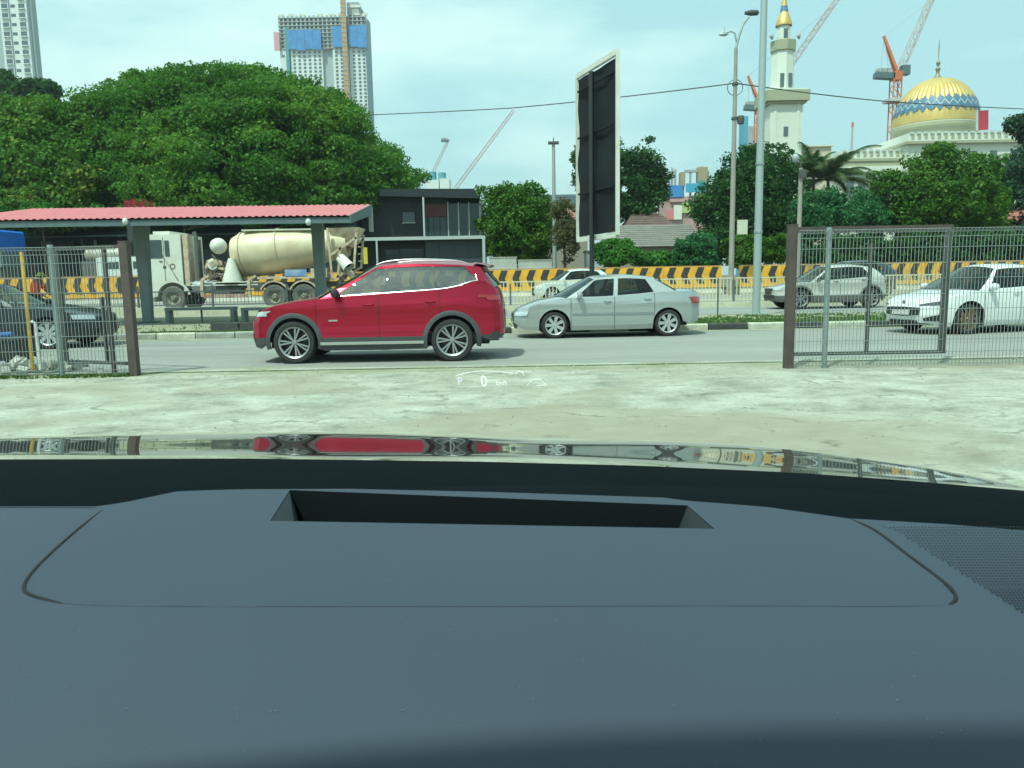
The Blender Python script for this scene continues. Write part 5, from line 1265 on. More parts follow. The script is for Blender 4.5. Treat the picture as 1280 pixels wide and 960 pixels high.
t = thing('radio_mast', 'thin far mast with a red tip left of the golden dome', 'mast', (XP(1065, 330, 175), 330, .3)); lattice(MB(), (0, 0, 0), (0, 0, ZP(1065, 160, 330) - .3), 1.0, .4, r=.25, seg=30).build('mast', CW, t); MB().box((0, 0, ZP(1065, 156, 330) - .3), (.7, .7, 2.0)).build('red_tip', M('aviation red', (.6, .12, .08), .6), t)
t = thing('blue_tank_building', 'far white building top with teal tanks beyond the black shop', 'building', (XP(532, 300, 225), 300, .3)); z1 = ZP(540, 226, 300); MB().bb((0, 0, 0), (5, 8, z1)).build('wall', TWW, t); MB().bb((5.3, 0, 0), (9, 8, z1 + .5)).build('wall', TWW, t)
for x, h in ((2.5, 3.2), (6.2, 2.8)): MB().lathe([(0, 0), (1.5, 0), (1.5, h), (0, h + .4)], 14, c=(x, 2, z1)).build('tank', M('teal tank', (.10, .34, .40), .5), t, 40)
t = thing('net_scaffold', 'far scaffold of blue netting beside the second orange crane', 'scaffold', (XP(929, 320, 170), 320, .3)); MB().bb((0, 0, 0), (1.9, 6, ZP(930, 146, 320))).build('netting', M('teal blue netting', (.08, .32, .46), .7), t); MB().bb((1.9, 0, 0), (5, 6, ZP(935, 120, 320) - 12)).build('frame', RAW, t)
# far coloured block with netting
Yc2 = 210; t = thing('far_building', 'distant unfinished block with blue netting, pink and lime walls, above the grey roofs', 'building', (XP(834, Yc2, 245), Yc2, .3)); o = Vector(t.location); fx = lambda px: XP(px, Yc2, 245) - o.x; fz = lambda py: ZP(860, py, Yc2) - .3
MB().bb((fx(834), 1, 0), (fx(895), 12, fz(245))).build('wall', M('pink grey wall', (.44, .28, .27), .8, var=.2, scale=.2), t)
for a, b, c, d, m in ((834, 854, 246, 231, NET), (858, 872, 240, 229, M('cyan netting', (.05, .33, .50), .7)), (872, 882, 240, 226, NETG), (853, 868, 266, 252, M('lime wall', (.40, .48, .16), .8)), (833, 843, 274, 262, M('pink red wall', (.58, .20, .2), .8)), (843, 853, 274, 256, MW)):
    MB().bb((fx(a), .4 - .01 * (a % 7), fz(c)), (fx(b), .95, fz(d))).build('netting_sheet' if c < 250 else 'painted_wall', m, t)
MB().bb((fx(838), .2, fz(252)), (fx(872), 1, fz(248))).build('ledge', M('pink ledge', (.5, .3, .28), .8), t)
for px, h in ((837, 212), (841, 208), (845, 210), (855, 216), (864, 212), (878, 207), (886, 213)): MB().bb((fx(px), 2, fz(250)), (fx(px) + .5, 2.6, fz(h))).build('column', RAW, t)
MB().bb((fx(852), 1.5, fz(232)), (fx(858), 4, fz(214))).build('stair_core', M('ochre core', (.34, .28, .18), .8), t); MB().bb((fx(874), 1.5, fz(232)), (fx(886), 4, fz(208))).build('stair_core', M('ochre core', (.34, .28, .18), .8), t); MB().bb((fx(858), 1.8, fz(214)), (fx(886), 3, fz(211))).build('scaffold_beam', RAW, t)

# ================================================================== houses and the black shop
Yh = 62; hx = lambda px: XP(px, Yh); hz_ = lambda py, px=820: ZP(px, py, Yh)
GR = M('grey tile roof', (.21, .20, .175), .85, var=.2, scale=1.5); BR = M('brown tile roof', (.14, .09, .08), .85, var=.25, scale=1.5); HWALL = M('house wall', (.30, .27, .22), .85)
def house(label, px0, px1, pr0, pr1, pye, pyr, Y, roofm, wallm, dep=8, left_hip=True, rows=11):
    xx = lambda p_: XP(p_, Y, 290); ze, zr = ZP((px0 + px1) / 2, pye, Y), ZP((px0 + px1) / 2, pyr, Y); t = thing('house', label, 'house', (xx(px0), Y, .3)); o = t.location; W_ = xx(px1) - xx(px0)
    MB().bb((.4, .5, 0), (W_ - .4, dep - .5, ze - .3)).build('wall', wallm, t)
    ra, rb_ = xx(pr0) - o.x, xx(pr1) - o.x; yr = dep / 2; zE, zR = ze - .3, zr - .3
    MB().add([(0, 0, zE - .02), (W_, 0, zE - .02), (W_, dep, zE - .02), (0, dep, zE - .02), (ra, yr, zR - .03), (rb_, yr, zR - .03)], [(0, 1, 5, 4), (1, 2, 5), (2, 3, 4, 5), (3, 0, 4), (0, 3, 2, 1)]).build('roof', roofm, t)
    rf2 = t.children[-1]
    for k in range(rows):        # stepped tile courses on the front slope
        f0, f1 = k / rows, (k + 1) / rows; z0, z1 = zE + (zR - zE) * f0, zE + (zR - zE) * f1; y0, y1 = yr * f0, yr * f1
        a0, a1, b0, b1 = ra * f0, ra * f1, W_ + (rb_ - W_) * f0, W_ + (rb_ - W_) * f1
        MB().add([(a0, y0 - .04, z0 + .05), (b0, y0 - .04, z0 + .05), (b1, y1 - .02, z1 + .0), (a1, y1 - .02, z1 + .0), (a0, y0 - .04, z0), (b0, y0 - .04, z0)], [(0, 1, 2, 3), (4, 5, 1, 0)]).build('tile_course', roofm, rf2)
    MB().bb((W_ * .3, .42, ze - 2.6), (W_ * .42, .5, ze - 1.3)).build('window', TWD, t); MB().bb((W_ * .6, .42, ze - 2.6), (W_ * .74, .5, ze - 1.3)).build('window', TWD, t)
    return t
house('house with a broad grey hipped roof right of the billboard', 752, 890, 775, 876, 308, 277, Yh, GR, HWALL)
house('house with a brown hipped roof behind the broad grey roof', 782, 850, 797, 832, 285, 262, 76, BR, HWALL, rows=7)
house('house with a pinkish roof behind the distant lamp post', 678, 740, 696, 726, 275, 253, 80, M('pink tile roof', (.40, .20, .15), .85, var=.25, scale=1.5), HWALL, rows=7)
house('house with a dark grey flat hip roof right of the black building', 655, 735, 660, 735, 262, 239, 100, M('dark slate roof', (.05, .075, .09), .8), HWALL, rows=5)
house('house with a weathered red roof far right beyond the trees', 1245, 1330, 1255, 1320, 275, 255, 75, M('weathered red roof', (.36, .13, .10), .85, var=.25, scale=1.5), HWALL, rows=7)
# black shop
Ys = 54; t = thing('shop_building', 'black two storey shop with a glass corner and a white canopy frame', 'building', (XP(450, Ys, 290), Ys, .3)); o = Vector(t.location); sx = lambda px: XP(px, Ys, 290) - o.x; sz = lambda py, px=540: ZP(px, py, Ys) - .3
BKW = M('black cladding', (.008, .014, .018), .55, var=.15, scale=.4); GP = M('grey panel', (.035, .055, .062), .55, var=.12, scale=.5); FR = M('pale steel frame', (.42, .46, .44), .5); SG = M('shop glass', (.02, .05, .055), .1)
MB().bb((sx(448), .6, sz(300)), (sx(560), 10, sz(243))).build('upper_wall', BKW, t); MB().bb((sx(560), 2.2, sz(300)), (sx(600), 10, sz(250))).build('back_wall', BKW, t)
MB().bb((sx(450), 0, 0), (sx(533), 10, sz(301))).build('lower_wall', BKW, t)
MB().prism([(sx(478), -.6, sz(245)), (sx(480), -.6, sz(236)), (sx(594), -.6, sz(238)), (sx(600), -.6, sz(250))], (0, 11, 0)).build('roof', BKW, t)
MB().bb((sx(533), -1.0, 0), (sx(603), 9, sz(301))).build('grey_panel_wall', GP, t)
for px in (550, 568, 586): MB().bb((sx(px), -1.015, .1), (sx(px) + .03, -1.0, sz(303))).build('panel_joint', BKW, t)
MB().bb((sx(446), -1.6, sz(301)), (sx(607), -1.25, sz(297))).build('canopy_beam', FR, t); MB().bb((sx(603.5), -1.6, 0), (sx(607), -1.25, sz(301))).build('canopy_post', FR, t); MB().bb((sx(474), -1.6, 0), (sx(476), -1.4, sz(301))).build('canopy_post', FR, t)
MB().bb((sx(446), -1.3, sz(300) - .1), (sx(606), .6, sz(300))).build('canopy_deck', BKW, t)
MB().bb((sx(529), .48, sz(270)), (sx(558), .6, sz(254))).build('red_sign', M('dull red sign', (.11, .02, .02), .5), t)
MB().bb((sx(529), .5, sz(297)), (sx(558), .6, sz(271))).build('glass_door', SG, t)
for px in (541, 549): MB().bb((sx(px), .47, sz(297)), (sx(px) + .05, .52, sz(271))).build('door_mullion', BKW, t)
for a, b in ((560.5, 573), (573.6, 586), (586.6, 599.5)): MB().bb((sx(a), .5, sz(297)), (sx(b), .56, sz(254))).build('glass_pane', SG, t)
for px in (560, 573.2, 586.3, 599.8): MB().bb((sx(px) - .04, .42, sz(298)), (sx(px) + (.12 if px > 599 else .04), .6, sz(252))).build('mullion', FR, t)
MB().bb((sx(599.6), .6, sz(297)), (sx(600), 2.2, sz(254))).build('glass_pane', SG, t)
MB().bb((sx(503), .45, sz(277)), (sx(518), .6, sz(264))).build('window', M('pale blind', (.09, .12, .15), .5), t); MB().bb((sx(502), .4, sz(278)), (sx(519), .6, sz(277))).build('window_sill', FR, t)
for a, b in ((478, 497), (499, 529)): MB().bb((sx(a), -.03, .1), (sx(b), .02, sz(311))).build('shop_window', M('dark shop glass', (.03, .05, .06), .1), t)
MB().bb((sx(458), -1.5, sz(329)), (sx(463), -1.4, sz(309))).build('yellow_sign', M('yellow sign', (.62, .50, .05), .5), t)
MB().bb((sx(531), -.9, sz(297)), (sx(533), -.7, sz(248))).build('pipe', FR, t)
# low walls behind the striped barrier
for px0, px1, py, lab in ((612, 646, 322, 'low white wall panel behind the striped barrier right of the shop'), (648, 690, 326, 'longer low white wall behind the striped barrier, left of the distant lamp post')):
    t = thing('low_wall', lab, 'wall', (XP(px0, 47), 47, .3)); MB().bb((0, 0, 0), (XP(px1, 47) - XP(px0, 47), .2, ZP(650, py, 47) - .3)).build('panel', M('off white wall', (.46, .47, .42), .8, var=.2, scale=.8), t)
    MB().bb((-.03, -.03, ZP(650, py, 47) - .3), (XP(px1, 47) - XP(px0, 47) + .03, .23, ZP(650, py, 47) - .24)).build('coping', CONC, t)
t = thing('white_hut', 'small white box hut behind the billboard pole', 'hut', (XP(733, 50), 50, .3)); MB().bb((0, 0, 0), (XP(756, 50) - XP(733, 50), 1.6, ZP(745, 315, 50) - .3)).build('wall', M('hut white', (.45, .5, .52), .6), t); MB().bb((-.06, -.06, ZP(745, 315, 50) - .3), (XP(756, 50) - XP(733, 50) + .06, 1.7, ZP(745, 313, 50) - .3)).build('roof', GR, t)
# row of workshops behind the shelter
Yw = 53; t = thing('workshop_row', 'dark low workshops beyond the shelter, under the big tree', 'building', (XP(-40, Yw), Yw, .3)); o = Vector(t.location); sx = lambda px: XP(px, Yw) - o.x; sz = lambda py: ZP(200, py, Yw) - .3
WS = M('workshop dark wall', (.045, .06, .06), .8, var=.35, scale=.3); MB().bb((sx(-40), .6, 0), (sx(446), 8, sz(276))).build('wall', WS, t)
MB().prism([(sx(-40), -1.2, sz(296)), (sx(446), -1.2, sz(296)), (sx(446), .6, sz(286)), (sx(-40), .6, sz(286))], (0, 0, .08)).build('awning', M('awning grey', (.10, .13, .125), .7, var=.3, scale=.3), t)
for k, px in enumerate(range(-30, 440, 47)):
    MB().bb((sx(px), .5, .1), (sx(px + 34), .6, sz(312))).build('shutter', M('shutter dark', (.03, .038, .04), .7) if k % 3 else M('shutter grey', (.09, .11, .11), .7), t)
    MB().bb((sx(px + 39), .3, 0), (sx(px + 41), .6, sz(296))).build('pier', M('pier grey', (.12, .15, .14), .8), t)
for px, w, c in ((52, 14, (.12, .15, .14)), (66, 28, (.015, .02, .02)), (118, 3, (.26, .3, .29))): MB().bb((sx(px), .35, sz(309)), (sx(px + w), .5, sz(298))).build('signboard', M('signboard %d' % px, c, .6), t)
t = thing('red_roof_shed', 'shed with a bright red roof showing above the shelter roof', 'shed', (XP(164, 50.0), 50.0, .3)); zz_ = ZP(180, 249, 50) - .3; xw_ = XP(193, 50) - XP(164, 50)
MB().bb((0, 0, 0), (xw_, 2, zz_ - .7)).build('wall', WS, t); MB().prism([(-.1, -.1, zz_ - .75), (0, -.1, zz_), (xw_ - .3, -.1, zz_), (xw_ + 1.5, -.1, zz_ - .75)], (0, 2.2, 0)).build('roof', M('bright red roof', (.52, .02, .04), .5), t)
# ================================================================== trees
BARK = M('bark', (.11, .085, .06), .9, var=.35, scale=3)
def crown_mesh(name, blobs, n, leaf, mat, parent, seed=1, fill=.35, droop=0., aspect=1.6, holes=0, origin=None):
    """leaf-clump quads spread over and through a set of ellipsoids (centre, radii)"""
    rg = np.random.default_rng(seed); vol = np.array([b[1][0] * b[1][2] + b[1][0] * b[1][1] for b in blobs]); pb = vol / vol.sum()
    sub_ = []
    for b in blobs:
        c_, r_ = np.array(b[0]), np.array(b[1])
        for q in range(9):
            d_ = rg.normal(size=3); d_ /= np.linalg.norm(d_); f_ = rg.uniform(.28, .55); sub_.append((c_ + d_ * r_ * rg.uniform(.70, 1.22), r_ * f_))
    w0 = np.array([b[1][0] * b[1][2] + b[1][0] * b[1][1] for b in sub_]); blobs = [(tuple(a), tuple(b)) for a, b in sub_] + list(blobs)
    pb = np.concatenate([w0 / w0.sum() * .72, pb * .28]); idx = rg.choice(len(blobs), n, p=pb); C = np.array([b[0] for b in blobs])[idx]; Rd = np.array([b[1] for b in blobs])[idx]
    d = rg.normal(size=(n, 3)); d /= np.linalg.norm(d, axis=1)[:, None]; rad = np.where(rg.random(n) < fill, rg.random(n) ** .5 * .9, 1 + rg.normal(0, .13, n))
    p = C + d * Rd * rad[:, None]
    nrm = d * .9 + rg.normal(size=(n, 3)) * .75; nrm[:, 2] += .35; nrm /= np.linalg.norm(nrm, axis=1)[:, None]
    t = np.cross(nrm, rg.normal(size=(n, 3))); t /= np.linalg.norm(t, axis=1)[:, None]; b = np.cross(nrm, t)
    sz = leaf * rg.uniform(.55, 1.35, n)[:, None]
    if holes:       # see-through gaps between the limbs
        big = [b for b in blobs[-max(1, len(blobs) // 10):]]; keep = np.ones(n, bool); ctr = np.mean([b[0] for b in big], axis=0); u = ctr + np.array(origin); u[2] = 0; u /= np.linalg.norm(u)
        for h in range(holes):
            b = big[rg.integers(len(big))]; q = p - (np.array(b[0]) + rg.normal(size=3) * np.array(b[1]) * .6); q -= np.outer(q @ u, u); sc_ = rg.uniform(.12, .42); q[:, 2] *= rg.uniform(.9, 1.8); keep &= (q ** 2).sum(1) > sc_ ** 2 * rg.uniform(.5, 1.5, n)
        p, t, b, sz, nrm = p[keep], t[keep], np.cross(nrm, t)[keep], sz[keep], nrm[keep]; n = len(p)
    v = np.empty((n, 4, 3)); v[:, 0] = p - t * sz; v[:, 1] = p - b * sz / aspect + nrm * sz * .12; v[:, 2] = p + t * sz; v[:, 3] = p + b * sz / aspect + nrm * sz * .12
    v = v.reshape(-1, 3)
    me = bpy.data.meshes.new(name); me.vertices.add(n * 4); me.vertices.foreach_set('co', v.ravel()); me.loops.add(n * 4); me.loops.foreach_set('vertex_index', np.arange(n * 4, dtype=np.int32))
    me.polygons.add(n); me.polygons.foreach_set('loop_start', np.arange(0, n * 4, 4, dtype=np.int32)); me.update(calc_edges=True); me.validate()
    me.materials.append(mat); o = bpy.data.objects.new(name, me); COL.objects.link(o); o.parent = parent; return o
def blobs_on(outline, Y, depth, rmin, rmax, n, seed, squash=.75):
    """fill a silhouette (list of pixel points at distance Y) with blobs"""
    rg = np.random.default_rng(seed); Q = [P(a, b, Y) for a, b in outline]; xs = np.array([q.x for q in Q]); zs = np.array([q.z for q in Q]); out = []
    def inside(x, z):
        c = False; j = len(xs) - 1
        for i in range(len(xs)):
            if (zs[i] > z) != (zs[j] > z) and x < (xs[j] - xs[i]) * (z - zs[i]) / (zs[j] - zs[i]) + xs[i]: c = not c
            j = i
        return c
    def edge(x, z):
        m = 1e9
        for i in range(len(xs)):
            a = np.array([xs[i - 1], zs[i - 1]]); b = np.array([xs[i], zs[i]]); ab = b - a; t = np.clip(np.dot(np.array([x, z]) - a, ab) / max(1e-9, ab @ ab), 0, 1); m = min(m, np.linalg.norm(a + ab * t - [x, z]))
        return m
    tries = 0
    half = (xs.max() - xs.min()) / 2
    while len(out) < n and tries < n * 60:
        tries += 1; x, z = rg.uniform(xs.min(), xs.max()), rg.uniform(zs.min(), zs.max())
        if not inside(x, z): continue
        r = rg.uniform(rmin, rmax); e = edge(x, z)
        if e < r * .7: r = max(rmin * .5, e * rg.uniform(.95, 1.35))
        if e < rmin * .35: continue
        xm_, zc_2 = (xs.max() + xs.min()) / 2, zs.min() + (zs.max() - zs.min()) * .22; u_ = min(1, abs(x - xm_) / half); v_ = min(1, max(0, z - zc_2) / (zs.max() - zc_2))
        dd = depth * math.sqrt(max(.02, (1 - u_ ** 2.4) * (1 - v_ ** 2))); f_ = rg.random()
        y = Y + dd * (-rg.uniform(.75, 1) if f_ < .6 else rg.uniform(-.9, 1))
        k_ = y / Y; x, z, r = x * k_, EYE.z + (z - EYE.z) * k_, r * k_
        out.append(((x, y, z), (r, r * 1.05, r * squash)))
    return out
def tree(label, px, Y, outline, depth, rmin, rmax, nb, nl, leaf, mat, seed, trunk=.3, group='trees beyond the roads', name='tree', cat='tree', z0=.3, fill=.3, limbs=5, squash=.75, trunkmat=None, holes=0):
    q = XP(px, Y); t = thing(name, label, cat, (q, Y, z0), group=group); bl = blobs_on(outline, Y, depth, rmin, rmax, nb, seed, squash)
    bl = [((c[0] - q, c[1] - Y, c[2] - z0), r) for c, r in bl]; crown_mesh('crown', bl, nl, leaf, mat, t, seed, fill, holes=holes, origin=(q, Y, 0))
    zs = [b[0][2] for b in bl]; zlo, zhi = min(zs), max(zs); zf = zlo + (zhi - zlo) * .25
    if trunk:
        m = MB(); m.tube([(0, 0, 0), (.1 * trunk, 0, zf * .5), (0, 0, zf)], [trunk * 1.25, trunk, trunk * .8], 10)
        rg = random.Random(seed)
        for b in rg.sample(bl, min(limbs, len(bl))):
            c = Vector(b[0]); mid = Vector((c.x * .45, c.y * .4, zf + (c.z - zf) * .35)); m.tube([(0, 0, zf * .85), mid, c], [trunk * .6, trunk * .35, trunk * .1], 7)
        m.build('trunk', trunkmat or BARK, t, 60)
    return t
LF1 = leafmat('rain tree leaf', (.036, .12, .016), (.085, .225, .028), (.21, .34, .045), trans=.45, s=.16)
LF2 = leafmat('yellow blossom leaf', (.035, .115, .016), (.09, .22, .028), (.26, .27, .04), s=.35)
LF3 = leafmat('dark tree leaf', (.016, .058, .016), (.035, .11, .024), (.085, .18, .045), s=.5)
LF4 = leafmat('bright bush leaf', (.03, .12, .02), (.06, .22, .03), (.15, .33, .05), s=.8)
LF5 = leafmat('yellow green leaf', (.03, .10, .012), (.07, .18, .02), (.18, .28, .04), s=.6)
LF6 = leafmat('blue green bush leaf', (.02, .10, .035), (.045, .18, .06), (.09, .26, .09), s=.8)
LF7 = leafmat('far dark leaf', (.02, .055, .028), (.04, .10, .05), (.06, .14, .07), s=.2)
BRN = leafmat('dry brown leaf', (.075, .085, .035), (.13, .13, .06), (.19, .19, .09), s=.6)
# great rain tree
out = [(60, 180), (70, 140), (105, 118), (140, 96), (185, 84), (235, 75), (290, 76), (330, 78), (360, 88), (395, 100), (430, 113), (452, 132), (466, 152), (490, 180), (510, 198), (526, 214), (524, 236), (500, 255), (470, 268), (420, 285), (330, 290), (200, 290), (90, 285), (40, 270)]
tree('huge dark green rain tree with a broad dome crown behind the shelter', 290, 64, out, 14, 1.0, 2.9, 330, 470000, .115, LF1, 3, trunk=.8, fill=.16, limbs=16, holes=60, squash=.5, name='rain_tree')
out = [(-40, 128), (0, 118), (30, 116), (60, 117), (85, 128), (110, 150), (130, 200), (140, 260), (130, 290), (-40, 290)]
tree('spreading tree with yellow blossom at the far left', 20, 58, out, 8, .8, 1.8, 170, 85000, .15, LF2, 5, trunk=.4, fill=.3, limbs=8, squash=.65)
out = [(-30, 95), (0, 88), (18, 96), (40, 100), (58, 98), (74, 112), (78, 130), (-30, 135)]
tree('very dark tree crown peeping up below the white tower', 20, 120, out, 8, 1.4, 2.6, 28, 14000, .34, LF3, 6, trunk=.4)
# middle trees
out = [(592, 242), (606, 228), (628, 232), (648, 228), (664, 222), (682, 238), (694, 262), (700, 300), (694, 332), (604, 334), (600, 290)]
tree('leafy green tree right of the black shop', 650, 56, out, 3.4, .55, 1.1, 75, 42000, .105, LF5, 8, trunk=.2)
out = [(690, 250), (704, 240), (718, 262), (722, 310), (716, 332), (696, 332), (690, 300)]
tree('dry brown shrubby tree beside the distant lamp post', 706, 50, out, 1.3, .35, .7, 30, 9000, .07, BRN, 9, trunk=.10)
out = [(712, 200), (722, 182), (745, 172), (772, 160), (796, 154), (812, 168), (822, 182), (832, 208), (832, 240), (824, 268), (800, 276), (770, 282), (735, 282), (722, 245)]
tree('tall dark tree behind the black billboard', 790, 84, out, 4.2, .8, 1.7, 62, 36000, .16, LF3, 10, trunk=.35, holes=14)
out = [(868, 250), (880, 216), (900, 200), (925, 188), (940, 170), (956, 178), (975, 174), (992, 190), (1004, 220), (1008, 262), (1006, 330), (872, 332), (866, 290)]
tree('dark dense tree behind the two tall poles', 940, 62, out, 5, .8, 1.6, 95, 52000, .125, LF3, 11, trunk=.35)
out = [(984, 262), (1000, 244), (1024, 236), (1052, 238), (1075, 232), (1100, 238), (1108, 280), (1100, 300), (984, 300)]
tree('low blue green bushy tree above the right gate leaf', 1045, 58, out, 3, .5, 1.0, 55, 30000, .10, LF6, 12, trunk=.15)
out = [(1086, 250), (1094, 214), (1110, 204), (1130, 210), (1152, 190), (1172, 176), (1200, 186), (1226, 190), (1248, 200), (1262, 232), (1264, 300), (1090, 302)]
tree('big yellow green bushy tree in front of the mosque hall', 1175, 60, out, 5, .7, 1.5, 110, 62000, .12, LF5, 13, trunk=.3)
out = [(1240, 210), (1256, 180), (1264, 150), (1275, 138), (1300, 128), (1340, 130), (1350, 300), (1260, 300), (1250, 260)]
tree('dark tree cut off by the right edge of the view', 1300, 66, out, 4.5, .8, 1.5, 60, 34000, .14, LF7, 14, trunk=.3)
# shrubs in front of the houses
for lab, px, Y, out, n, mt, sd in (
    ('bright green shrub under the billboard panel', 775, 47, [(745, 306), (760, 297), (785, 300), (800, 308), (815, 320), (815, 334), (742, 334)], 15000, LF4, 21),
    ('rounded green shrub right of the grey roofed house', 868, 47, [(840, 318), (846, 298), (866, 292), (888, 296), (898, 312), (900, 334), (838, 334)], 14000, LF6, 22),
    ('small shrub under the grey hipped roof', 822, 48, [(800, 322), (815, 312), (842, 316), (845, 334), (798, 334)], 8000, LF4, 23),
    ('leafy shrub between the tall street lamp and the thick pole', 935, 47, [(900, 300), (930, 292), (962, 296), (984, 286), (990, 334), (900, 334)], 16000, LF5, 24),
    ('shrub at the far left behind the shelter roof', 60, 50, [(-30, 262), (10, 254), (60, 250), (110, 254), (140, 262), (140, 280), (-30, 280)], 14000, LF4, 25),
    ('shrub behind the bare right end of the shelter', 235, 50.5, [(190, 262), (230, 250), (290, 246), (340, 252), (420, 262), (420, 280), (190, 280)], 16000, LF4, 26)):
    tree(lab, px, Y, out, 1.6, .3, .65, 34, n, .075, mt, sd, trunk=.06, name='shrub', cat='shrub', group='shrubs along the far carriageway', limbs=3)
tree('long dark hedge behind the striped barrier at right', 1150, 52, [(1000, 298), (1060, 292), (1120, 296), (1200, 290), (1300, 292), (1350, 296), (1350, 336), (1000, 336)], 1.6, .5, .8, 120, 60000, .10, LF3, 27, trunk=.06, name='hedge', cat='hedge', group=None, limbs=3)
# broad-leaved plants by the hut: arching blades
def fronds(name, label, cat, loc, n, L_, leaflets, mat, rise=.9, trunk_h=0., group=None, width=.1, seed=1, droop=1.2):
    rg = random.Random(seed); t = thing(name, label, cat, loc, group=group)
    if trunk_h: MB().tube([(0, 0, 0), (.12, 0, trunk_h * .5), (.05, .05, trunk_h)], [.2, .15, .13], 10).build('trunk', BARK, t, 60)
    for k in range(n):
        a = 2 * math.pi * k / n + rg.uniform(-.3, .3); el = rg.uniform(.15, 1.25) * rise; m = MB(); pts = []; L1 = L_ * rg.uniform(.75, 1.1)
        for i in range(10):
            s = i / 9; e = el - droop * s * s; 
            if i == 0: p = Vector((0, 0, trunk_h))
            else: p = pts[-1] + Vector((math.cos(a) * math.cos(e), math.sin(a) * math.cos(e), math.sin(e))) * L1 / 9
            pts.append(p)
        m.tube(pts, [.03 * (1 - i / 11) + .006 for i in range(10)], 5)
        side = Vector((-math.sin(a), math.cos(a), 0))
        if leaflets:
            for j in range(leaflets):
                s = .12 + .86 * j / leaflets; i = min(8, int(s * 9)); p = pts[i].lerp(pts[i + 1], s * 9 - i); d = (pts[i + 1] - pts[i]).normalized(); l = L1 * .22 * math.sin(math.pi * (s * .85 + .12)) + .1
                for sg in (-1, 1):
                    tip = p + (side * sg * .8 + d * .6 + Vector((0, 0, -.35))) * l; w = d * width * .35; m.add([p - w, p + w, tip], [(0, 1, 2)])
        else:
            G = [[pts[i] - side * width * math.sin(math.pi * min(.97, i / 9 + .05)), pts[i] + Vector((0, 0, -.03)), pts[i] + side * width * math.sin(math.pi * min(.97, i / 9 + .05))] for i in range(10)]; m.grid(G)
        m.build('frond', mat, t)
    return t
LFP = leafmat('palm leaf', (.03, .07, .02), (.07, .11, .04), (.13, .16, .07), s=1)
fronds('palm_tree', 'grey green palm with drooping fronds left of the mosque side hall', 'palm tree', (XP(1030, 68), 68, .3), 26, 5.2, 30, LFP, trunk_h=ZP(1030, 226, 68) - .3, seed=4, width=.22, group='palms')
fronds('palm_tree', 'darker narrow palm between the minaret and the drooping palm', 'palm tree', (XP(1012, 72), 72, .3), 20, 3.8, 26, LF3, trunk_h=ZP(1012, 222, 72) - .3, seed=6, width=.2, rise=1.2, group='palms')
fronds('banana_plant', 'broad leaved plant left of the billboard pole', 'plant', (XP(722, 46.5), 46.5, .3), 16, 2.4, 0, LF4, rise=1.1, seed=8, width=.17, group='broad leaved plants')
fronds('banana_plant', 'broad leaved plant right of the billboard pole', 'plant', (XP(765, 46.3), 46.3, .3), 16, 2.2, 0, LF4, rise=1.15, seed=9, width=.16, group='broad leaved plants')
# ================================================================== the car the picture is taken from
own = thing('own_car', 'dark bonnet, windscreen and grey dashboard of the car the view is taken from', 'car', (0, 0, 0))
HOOD = M('glossy dark bonnet paint', (.50, .53, .52), .035, .92, coat=1)
def hood_mat():
    m = bpy.data.materials.new('mirror dark bonnet'); m.use_nodes = True; t = m.node_tree; b = t.nodes['Principled BSDF']
    b.inputs['Base Color'].default_value = (.155, .18, .175, 1); b.inputs['Metallic'].default_value = .9; b.inputs['Roughness'].default_value = .085; b.inputs['Coat Weight'].default_value = 1; b.inputs['Coat Roughness'].default_value = .01
    return m
HM = hood_mat()
near_y = lin([(-300, 574), (0, 574), (300, 573), (600, 577), (800, 582), (1000, 591), (1150, 602), (1290, 614), (1500, 640)])
far_y = curve([(-300, 553), (0, 546), (200, 542), (400, 540), (560, 543), (700, 548), (800, 550), (950, 558), (1100, 576), (1200, 592), (1280, 606), (1500, 638)])
G = []
xs_ = list(range(-300, 1501, 36)); NR = 26
for px in xs_:
    Yn_ = 1.26 - .22 * sstep(500, 1500, px) - .05 * sstep(500, -400, px); Yf_ = lin([(-300, 2.05), (650, 2.05), (850, 1.78), (1000, 1.5), (1200, 1.24), (1500, 1.16)])(px)
    a, b = P(px, near_y(px), Yn_), P(px, far_y(px), Yf_); row = [a]
    tot = (a.z - b.z); L0 = b.y - a.y
    prof = [1.17, 1.15, 1.1, 1.0, .93, .88, .86, .85, .86, .88, .92, .97, 1.02, 1.07, 1.12]
    acc = np.array([float(np.interp(k / (NR - 1), np.linspace(0, 1, len(prof)), prof)) for k in range(NR)]); cum = np.concatenate([[0], np.cumsum(acc)]) / acc.sum()
    for k in range(1, NR + 1):
        f = k / NR; row.append(Vector((a.x + (b.x - a.x) * f, a.y + L0 * f, a.z - tot * cum[k])))
    e = row[-1]; sl = tot / L0
    for dy, dz in ((.08, .022), (.18, .055), (.28, .11), (.36, .20), (.40, .33), (.41, .5)): row.append(Vector((e.x, e.y + dy, e.z - dz)))
    G.append(row)
MB().grid(G, flip=True).build('bonnet', HM, own, 60)
# cowl and black glass border
G = []
for px in xs_:
    Yn_ = 1.26 - .22 * sstep(500, 1500, px) - .05 * sstep(500, -400, px); a = P(px, near_y(px), Yn_)
    G.append([Vector((a.x * .9, .72, a.z - .20)), Vector((a.x * .95, .90, a.z - .06)), Vector((a.x, a.y - .14, a.z - .012)), Vector((a.x, a.y - .02, a.z + .0005)), Vector((a.x, a.y + .004, a.z - .002)), Vector((a.x, a.y + .012, a.z - .03))])
MB().grid(G, flip=True).build('scuttle', M('scuttle black', (.003, .006, .008), .85, spec=.08), own, 60)
vt = MB()
for k in range(9): q = PZ(82 + k * 6, 598, 1.05); vt.box((q.x, q.y, 1.0645), (.0035, .02, .003))
